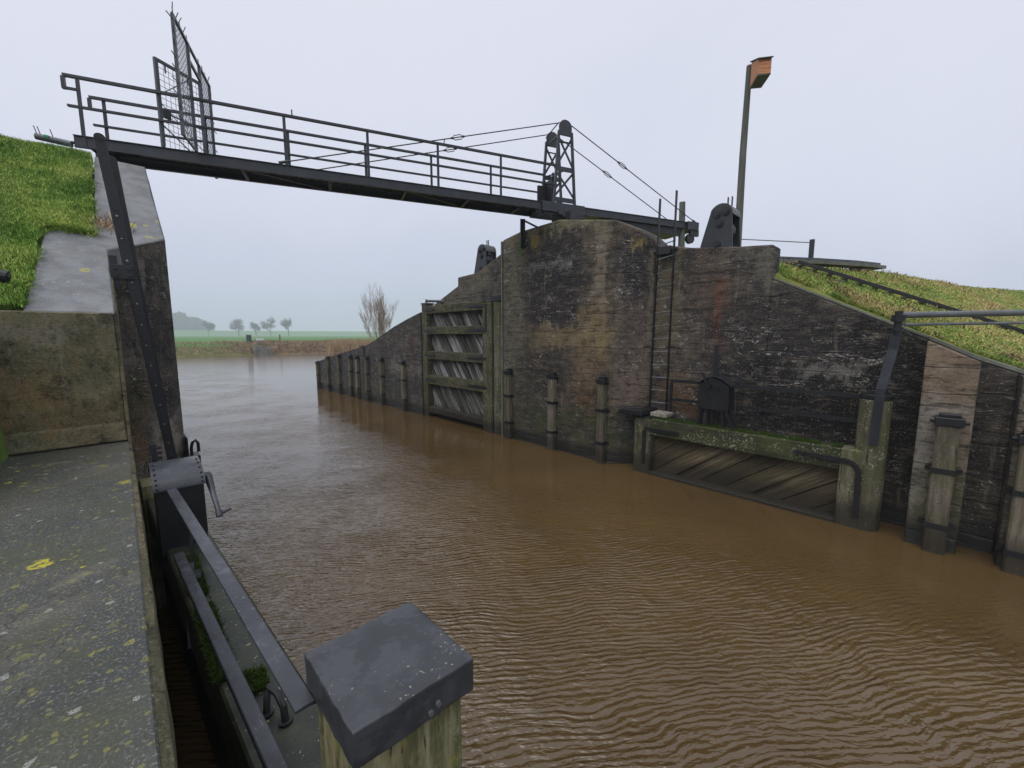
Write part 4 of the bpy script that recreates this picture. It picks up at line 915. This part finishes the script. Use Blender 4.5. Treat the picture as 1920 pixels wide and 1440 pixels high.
M_gtop = t.done(col, t.math('MULTIPLY_ADD', n, .5, .2), t.bump(t.math('ADD', n, t.math('MULTIPLY', g_, .4)), .5, .01), .5)
m = MB(); gbox(m, 1.52, 6.1, -.14, .19, 1.0, 1.35); m.build('top_beam', M_gtop, lg, bevel=.012)
m = MB(); gbox(m, 1.52, 6.1, -.06, .12, -1, .996); m.build('leaf_planking', M_plankb, lg)
m = MB(); gbox(m, 6.1, 6.45, -.17, .20, -1, 1.5); m.build('mitre_post', M_lpost, lg, bevel=.01)
m = MB(); m.box(.425, .815, 1.115, 1.50, -1, 1.90)
m.build('heel_post', M_lpost, lg, bevel=.012)
M_cap = steel_mat('weathered_slate_cap', (.034, .037, .042), .36, 1.0, .5, patch=(.48, .56), pk=1.45)
m = MB(); m.prism([(.402, 1.10), (.842, 1.08), (.842, 1.53), (.402, 1.53)], lambda a, b, z_: (a, b, z_), 1.90, 2.03); cp_ = m.build('post_cap', M_cap, lg, bevel=.006, segs=2)
import bmesh
bm = bmesh.new(); bm.from_mesh(cp_.data); bmesh.ops.triangulate(bm, faces=[f for f in bm.faces if len(f.verts) > 4])
bmesh.ops.subdivide_edges(bm, edges=[e for e in bm.edges if e.calc_length() > .05], cuts=14, use_grid_fill=True)
for v in bm.verts:
    q_ = v.co; v.co += Vector((math.sin(q_.y * 71 + q_.z * 50) + math.sin(q_.y * 173), math.sin(q_.x * 83 + q_.z * 40) + math.sin(q_.x * 201), math.sin(q_.x * 31 + q_.y * 23) * .8)) * .0011 + Vector([random.uniform(-1, 1) for _ in '123']) * .0007
bm.to_mesh(cp_.data); bm.free()
for pl_ in cp_.data.polygons: pl_.use_smooth = True
cp_.data.set_sharp_from_angle(angle=R(50))
m = MB()
for y_, z_ in ((1.15, 1.94), (1.42, 1.95)): m.tube([(.838, y_, z_), (.850, y_, z_)], .013, 8)
for x_, z_ in ((.66, 1.93), (.69, 1.945)): m.tube([(x_, 1.092, z_), (x_, 1.078, z_)], .010, 8)
m.build('nail_heads', M_tube, cp_)
m = MB(); m.bar((.370, 1.44, 1.895), (.304, 2.82, 1.895), .066, .014); m.bar((.306, 2.78, 1.889), (.222, 4.5, 1.889), .066, .012); m.bar((.375, 1.50, 1.87), (.43, 1.49, 1.87), .03, .04); m.build('top_handrail', M_steelw, lg, bevel=.002)
m = MB(); m.bar((.20, 3.95, 1.50), (.335, 1.2, 1.50), .062, .045); m.build('lower_handrail', M_steelw, lg, bevel=.004)
m = MB(); m.bar((.25, 3.75, 1.50), (.20, 3.45, 1.02), .05, .03); m.bar((.30, 3.9, 1.36), (.27, 3.5, 1.50), .04, .02); m.bar((.2, 3.2, 1.36), (.34, 3.22, 1.365), .03, .01); m.bar((.29, 3.85, 1.86), (.27, 3.85, 1.36), .04, .02); m.build('rail_bracket', M_steel, lg)
m = MB()
lp_ = [(.375, 2.13, 1.36), (.385, 2.15, 1.42), (.40, 2.17, 1.455), (.42, 2.10, 1.455), (.43, 2.04, 1.42), (.43, 2.02, 1.36)]
m.tube(lp_, .016, 8); m.tube([(.375, 2.13, 1.352), (.375, 2.13, 1.364)], .032, 10); m.tube([(.43, 2.02, 1.352), (.43, 2.02, 1.364)], .032, 10); m.build('lifting_eye', M_black, lg, smooth=True)
mo = moss(lg, .22, .32, 2.5, 4.2, 1.352, 14000, h=.03)
mo2 = moss(lg, .33, .43, 2.30, 2.50, 1.352, 1500, h=.03)
# left winch
lwn = thing('sluice_winch', 'slate coloured winch with curved cover plate and crank handle on the left gate', 'winch', (.28, 4.8, 1.35), 'sluice winches')
m = MB(); m.box(.125, .445, 4.47, 5.13, 1.12, 1.90); m.build('housing', M_black, lwn)
m = MB(); A_ = [(4.80 - .36 * math.cos(a), 1.895 + .145 * math.sin(a)) for a in np.linspace(0, math.pi, 13)]
V_ = []; F_ = []
for y_, z_ in A_: V_ += [(.105, y_, z_), (.462, y_, z_), (.462, y_, z_ - .012), (.105, y_, z_ - .012)]
for k_ in range(12):
    for q in range(4): F_.append((k_ * 4 + q, k_ * 4 + (q + 1) % 4, k_ * 4 + 4 + (q + 1) % 4, k_ * 4 + 4 + q))
F_ += [(0, 1, 2, 3), (51, 50, 49, 48)]
m.add(V_, F_); m.build('cover', M_steelw, lwn, smooth=True)
for xs_ in (.128, .430):
    P = [(4.47, 1.89)] + [(4.80 - .34 * math.cos(a), 1.89 + .13 * math.sin(a)) for a in np.linspace(0, math.pi, 12)]; MB().prism(P[1:], FX, xs_, xs_ + .014).build('end_plate', M_black, lwn)
m = MB()
for k_ in (0, 1, 2, 3.2, 4.4, 5.6):
    a = math.pi * (k_ + .35) / 13; y_, z_ = 4.80 - .362 * math.cos(a), 1.895 + .147 * math.sin(a)
    for x_ in (.13, .44): MB().tube([(x_, y_, z_ - .004), (x_, y_, z_ + .008)], .008, 6).build('rivet', M_black, lwn)
m = MB(); m.tube([(.44, 4.62, 1.90), (.52, 4.62, 1.90)], .036, 12); m.tube([(.50, 4.62, 1.90), (.505, 4.42, 1.78), (.51, 4.22, 1.665)], [.034, .022, .018], 10); m.tube([(.51, 4.22, 1.68), (.51, 4.19, 1.64)], .026, 8); m.tube([(.51, 4.21, 1.655), (.60, 4.21, 1.68)], [.018, .012], 8); m.build('crank', M_steelw, lwn, smooth=True)
m = MB(); m.box(.14, .18, 5.16, 5.2, 1.3, 2.15)
for zz in np.arange(1.9, 2.14, .05): m.box(.14, .22, 5.15, 5.2, zz, zz + .022)
m.build('rack', M_black, lwn)
# left ladder
ld2 = ladder('tall flat-bar ladder seen almost edge on at the left pier', (.415, 7.05, 1.35), (.04, 7.05, 5.50), (.42, 7.32, 1.35), (.125, 7.30, 5.35), .105, .03, 13, None, (0, 1, 0))
m = MB()
for k_ in range(11): f_ = .06 + k_ * .075; c_ = Vector((.415, 7.03, 1.35)).lerp(Vector((.04, 7.03, 5.5)), f_); MB().tube([c_, c_ + Vector((0, -.014, 0))], .014, 8).build('rivet', M_steel, ld2)
for A1 in ((.04, 7.05, 5.50), (.125, 7.30, 5.35)): m = MB(); m.tube([(A1[0], A1[1] - .015, A1[2]), (A1[0], A1[1] + .015, A1[2])], .0522, 18); m.build('rounded_end', M_black, ld2)
m = MB(); m.box(.0, .21, 7.0, 7.03, 3.88, 4.05); m.box(-.002, .07, 7.03, 7.12, 3.74, 4.16)
for dx_ in (.05, .17):
    for dz_ in (.04, .12): m.tube([(dx_, 7.0, 3.88 + dz_), (dx_, 6.98, 3.88 + dz_)], .016, 6)
m.build('bracket', M_black, ld2, bevel=.004)
# hook block on the pier by the mitre end
hb = thing('gate_anchor_hook', 'small black iron block with hook just right of the left winch', 'hook', (.68, 8.1, 1.2))
m = MB(); m.box(.625, .80, 8.0, 8.3, 1.0, 1.30); m.box(.625, .655, 7.95, 8.3, 1.25, 1.62); m.build('block', M_black, hb, bevel=.01)
m = MB(); m.tube([(.70, 8.1, 1.28), (.70, 8.1, 1.42), (.72, 8.1, 1.50), (.76, 8.1, 1.53), (.79, 8.1, 1.48), (.79, 8.1, 1.34)], .022, 8); m.build('hook', M_black, hb, smooth=True)
m = MB(); m.box(.70, .80, 7.95, 8.25, -1, 1.02); m.build('guide_timber', M_oak, hb)
# things at the top left
cy = thing('steel_drum', 'grey steel cylinder with a green sticker lying on the left dyke crest', 'cylinder', (-.48, 10.6, 6.4))
m = MB(); m.tube([(-.70, 10.6, 6.45), (-.29, 10.45, 6.40)], .050, 16); m.build('barrel', M_tube, cy, smooth=True)
m = MB(); m.bar((-.60, 10.515, 6.462), (-.545, 10.495, 6.455), .03, .03); m.build('sticker', M_stick, cy)
m = MB(); [m.bar((x_, 10.57, 6.47), (x_ - .03, 10.57, 6.60), .012, .012) for x_ in (-.68, -.64, -.5)]; m.tube([(-.29, 10.45, 6.43), (-.26, 10.44, 6.43)], .025, 8); m.build('pegs', M_black, cy)
mc = thing('iron_frame', 'dark iron frame with bolts cut off by the left picture edge', 'iron frame', (-.86, 6.55, 3.4))
m = MB(); m.box(-.90, -.80, 6.55, 6.62, 3.35, 3.93); m.build('plate', M_steel, mc, bevel=.02)
m = MB(); m.tube([(-.80, 6.56, 3.79), (-.745, 6.55, 3.78)], .06, 12); m.tube([(-.80, 6.56, 3.66), (-.755, 6.55, 3.66)], .045, 10); m.tube([(-.79, 6.54, 3.79), (-.73, 6.53, 3.78)], .025, 8); m.box(-.92, -.74, 6.5, 6.66, 3.50, 3.54); m.build('bolt', M_black, mc)

# ---------------------------------------------------------------- far shore
def at_shore(u, y):   # x on the ray of picture column u at a given y (places things along the far shore)
    a = (u - 960) / 766; X_, Y_ = a, .9928; th = R(43.8); return y * (X_ * math.cos(th) + Y_ * math.sin(th)) / (-X_ * math.sin(th) + Y_ * math.cos(th))
gb_ = thing('cabinet', 'small dark green utility cabinet on the far bank', 'cabinet', (at_shore(473, 82), 82, 1.8))
x_ = at_shore(473, 82); MB().box(x_ - .35, x_ + .35, 81.7, 82.3, 1.8, 3.15).build('case', M_gbox, gb_, bevel=.03); MB().box(x_ - .4, x_ + .4, 81.6, 82.4, 3.16, 3.22).build('lid', M_gbox, gb_)
ot = thing('outfall', 'small pale outfall structure with white box at the far water edge', 'outfall', (at_shore(497, 76), 76, 0))
x_ = at_shore(499, 75.5); MB().prism([(x_ - 1.3, .0), (x_ + 1.3, .0), (x_ + 1.2, 1.0), (x_ - 1.2, 1.0)], lambda a, b, t_: (a, t_, b), 75.2, 76.4).build('headwall', M_out, ot)
MB().box(x_ - 1.0, x_ + 1.0, 76.5, 78.5, .8, 1.35).build('apron', M_out, ot)
x_ = at_shore(495, 78.5); m = MB(); [m.box(x_ + a - .04, x_ + a + .04, 78.8, 78.9, 1.2, 2.3) for a in (-.4, .4)]; m.build('stand', M_out, ot); MB().box(x_ - .5, x_ + .5, 78.5, 79.2, 2.3, 2.62).build('white_box', M_wbox, ot)
x_ = at_shore(530.5, 85); one(MB().tube([(x_, 85, 1.7), (x_, 85, 3.25)], .13, 8), 'wooden_stake', M_pole, 'lone short stake standing in the far meadow', 'stake', (x_, 85, 1.7))

def bare_tree(name, label, loc, H_, spread, levels, nb, mat, seed, group=None, cat='tree', trunk=.3, multi=1, up=.5, thin=1., n0=5, fsh=.72, rmin=.006, round_=False):
    rd = random.Random(seed); t_ = thing(name, label, cat, loc, group); tm = MB(); cm = MB(); base = Vector(loc)
    def grow(p, d, L, r, lv, mb_):
        segs = 3; pts = [p]; rs = [r]; dd_ = d.copy()
        for i_ in range(segs):
            dd_ = (dd_ + Vector((rd.uniform(-1, 1), rd.uniform(-1, 1), rd.uniform(-.4, .8))) * .13).normalized(); pts.append(pts[-1] + dd_ * L / segs); rs.append(r * (1 - .5 * (i_ + 1) / segs))
        mb_.tube(pts, rs, 5 if lv == 0 else 3)
        if lv >= levels: return
        for k_ in range(nb + (1 if lv else 0)):
            f = rd.uniform(.35, 1.0) if k_ else 1.0; i_ = min(int(f * segs), segs - 1); q = pts[i_].lerp(pts[i_ + 1], f * segs - i_)
            a = rd.uniform(0, 2 * math.pi); side = Vector((math.cos(a), math.sin(a), 0)); nd_ = (dd_ * up + side * spread * rd.uniform(.5, 1.1) + Vector((0, 0, .35 if not round_ else rd.uniform(-.25, .5)))).normalized()
            if k_ == 0 and round_: nd_ = (dd_ + Vector((rd.uniform(-.2, .2), rd.uniform(-.2, .2), .25))).normalized()
            grow(q, nd_, L * rd.uniform(fsh - .12, fsh + .1), max(r * .5 * thin, rmin), lv + 1, cm)
    for k_ in range(multi):
        a = rd.uniform(0, 6.28); d0 = Vector((0, 0, 1)) if multi == 1 else Vector((math.cos(a) * rd.uniform(.05, .5), math.sin(a) * rd.uniform(.05, .5), 1)).normalized()
        grow(base + Vector((0, 0, -.2)), d0, H_ * (.38 if multi == 1 else rd.uniform(.38, .55)), trunk, 0, tm)
    tm.build('trunk', mat, t_); cm.build('crown', mat, t_); return t_
bare_tree('bare_shrub', 'leafless twiggy bush rising behind the far wing wall', (15.4, 32, 1.2), 4.7, .36, 4, 3, M_bark, 5, None, 'bush', .045, 11, 1.0, .8, fsh=.64, rmin=.0075)
TL = ['leftmost of the four bare trees standing on the horizon', 'second bare tree from the left in the horizon row, the smallest', 'wide flat-crowned bare tree, third in the horizon row', 'slender upright bare tree at the right end of the horizon row']
for k_, (u_, d_, h_) in enumerate(((455, 520, 19.0), (487, 520, 15.0), (515, 516, 18.5), (547, 505, 20.5))):
    bare_tree('bare_tree', TL[k_], (at_shore(u_, d_), d_, 1.8), h_, .85 if k_ < 3 else .55, 5, 4, M_fbark, 20 + k_, 'bare trees on the horizon', 'tree', .55, 1, .6, 1.05, rmin=.055, round_=True)
bare_tree('bare_tree', 'faint bare tree at the right end of the distant wood', (at_shore(399, 560), 560, 1.8), 17, .8, 5, 4, M_fbark, 33, 'bare trees on the horizon', 'tree', .5, 1, .5, 1.05, rmin=.06, round_=True)
# distant wood: one mass of twiggy crowns
nq = 26000; uu_ = rng.uniform(322, 408, nq); yy2 = rng.uniform(800, 1000, nq); xw = at_shore(uu_, yy2)
top = np.interp(uu_, [322, 350, 372, 392, 402, 408], [33, 34, 30, 23, 16, 7]) * (.86 + .2 * vn(uu_, uu_ * 0, .22, 5) + .1 * vn(uu_, uu_ * 0, .8, 8))
Pw = np.stack([xw, yy2, 1.5 + rng.random(nq) ** .8 * top * .9], 1)
wd_ = blades('woodland', Pw, 4., .9, 1.2, M_fbark, 'hazy distant wood on the horizon behind the left pier', 'wood')
# reeds and rough bank grass
nq = 5200; uu_ = rng.uniform(617, 700, nq); yy2 = rng.uniform(50, 74, nq); xw = at_shore(uu_, yy2); zz2 = np.full(nq, .2)
blades('reed_bed', np.stack([xw, yy2, zz2], 1), 1.75, .030, .25, M_straw, 'pale straw-coloured reeds standing behind the tip of the wing wall', 'reeds')
nq = 60000; xx_ = rng.uniform(2, 75, nq); vv_ = rng.uniform(.6, 8.5, nq) ** 1.0; P_ = np.stack([xx_, bank_y(xx_) + vv_, h_field(xx_, vv_)], 1)
keep = rng.random(nq) < np.clip((xx_ - 9) / 12, .12, 1); P_ = P_[keep]
blades('bank_grass', P_, .34, .035, 1.1, M_straw, 'tangled dead brown grass covering the far bank', 'grass')
# left grass
nq = 150000; xx_ = rng.uniform(-3.4, -.03, nq); yy2 = rng.uniform(6.2, 11.6, nq)
inner = np.interp(yy2, [6.2, 7.75, 7.9, 8.1, 10.4, 11.6], [-.64, -.57, -.545, -.12, -.06, -.05])
keep = (xx_ < inner - rng.random(nq) * .02) & ~((yy2 > 10.75) & (xx_ > -1.)); xx_ = xx_[keep]; yy2 = yy2[keep]
P_ = np.stack([xx_, yy2, h_left(xx_, yy2) - .01], 1)
blades('grass', P_, .046, .0034, 1.3, M_gl, 'lush green grass on the left dyke slope', 'grass')
nq = 2600; yy2 = rng.uniform(6.25, 10.6, nq); inner = np.interp(yy2, [6.2, 7.75, 7.9, 8.1, 10.4, 11.6], [-.64, -.57, -.545, -.12, -.06, -.05]); xx_ = inner - np.abs(rng.normal(0, .04, nq)) + .012
P_ = np.stack([xx_, yy2, prof_l(yy2) - .02], 1); keep = vn(yy2 * 3, yy2 * 0, 1.1, 4) + .3 * rng.random(nq) > .5; P_ = P_[keep & (yy2 < 10.2)]
blades('edge_grass', P_, .085, .004, 1.9, M_gl, 'long grass hanging over the edge of the left coping', 'grass')
nq = 1500; xx_ = rng.uniform(-.64, -.1, nq); yy2 = 7.98 + rng.normal(0, .04, nq) - (xx_ + .3) * .12; P_ = np.stack([xx_, yy2 + .03, prof_l(yy2) - .01], 1)
blades('corner_grass', P_, .11, .004, 1.9, M_gl, 'long grass at the inner corner of the left coping', 'grass')
nq = 5200; yy2 = rng.uniform(-2.5, 2.3, nq); P_ = np.stack([9.585 + np.abs(rng.normal(0, .03, nq)), yy2, np.where(yy2 > -.41, 3.12 + (yy2 - .13) * .545, 2.826 + (yy2 + .41) * .42) + .04], 1)
keep = vn(yy2 * 3, yy2 * 0, 1., 6) + .3 * rng.random(nq) > .45
blades('verge_grass', P_[keep], .12, .006, 1.8, M_gr, 'ragged grass fringe along the right sloping coping', 'grass')
nq = 9000; xx_ = rng.uniform(-3.4, -.2, nq); yy2 = rng.uniform(6.2, 10.8, nq); inner = np.interp(yy2, [6.2, 7.75, 7.9, 8.1, 10.4, 11.6], [-.64, -.57, -.545, -.12, -.06, -.05])
keep = (xx_ < inner - .05) & (vn(xx_, yy2, 3.1, 21) > .62); xx_ = xx_[keep]; yy2 = yy2[keep]
blades('grass_tufts', np.stack([xx_, yy2, h_left(xx_, yy2)], 1), .085, .004, 1.5, M_gl, 'taller tufts scattered through the left slope grass', 'grass')
# right grass
nq = 170000; xx_ = 9.65 + 22 * rng.random(nq) ** 1.7; yy2 = rng.uniform(-9, 5.5, nq); keep = yy2 < np.interp(xx_, [9.3, 14.5, 21, 32], [4.8, 3.2, 2.0, 0]); xx_ = xx_[keep]; yy2 = yy2[keep]
dens = vn(xx_, yy2, 1.3, 11); keep = rng.random(len(xx_)) < .35 + .9 * dens; xx_ = xx_[keep]; yy2 = yy2[keep]
P_ = np.stack([xx_, yy2, h_right(xx_, yy2) - .01], 1)
tf = vn(xx_, yy2, 2.3, 31) > .66
blades('rough_tufts', (P_ + np.array([.05, .03, 0]))[tf][::3], .13, .010, 1.9, M_straw, 'pale dead tufts scattered over the right dyke slope', 'grass')
blades('dyke_grass', P_, .055, .009, 1.9, M_gr, 'rough yellow-green winter grass on the right dyke slope', 'grass')

# ---------------------------------------------------------------- haze
hz = MB(); hz.box(-1300, 1500, -140, 1500, -3, 46); ho = hz.build('haze', bpy.data.materials.new('haze_air'), None); ho['kind'] = 'stuff'
hm = ho.data.materials[0]; hm.use_nodes = True; q = hm.node_tree; q.nodes.clear()
pv = q.nodes.new('ShaderNodeVolumePrincipled'); pv.inputs['Color'].default_value = (.86, .91, 1.0, 1); pv.inputs['Density'].default_value = .0011; pv.inputs['Anisotropy'].default_value = .0
mo_ = q.nodes.new('ShaderNodeOutputMaterial'); q.links.new(pv.outputs[0], mo_.inputs['Volume'])
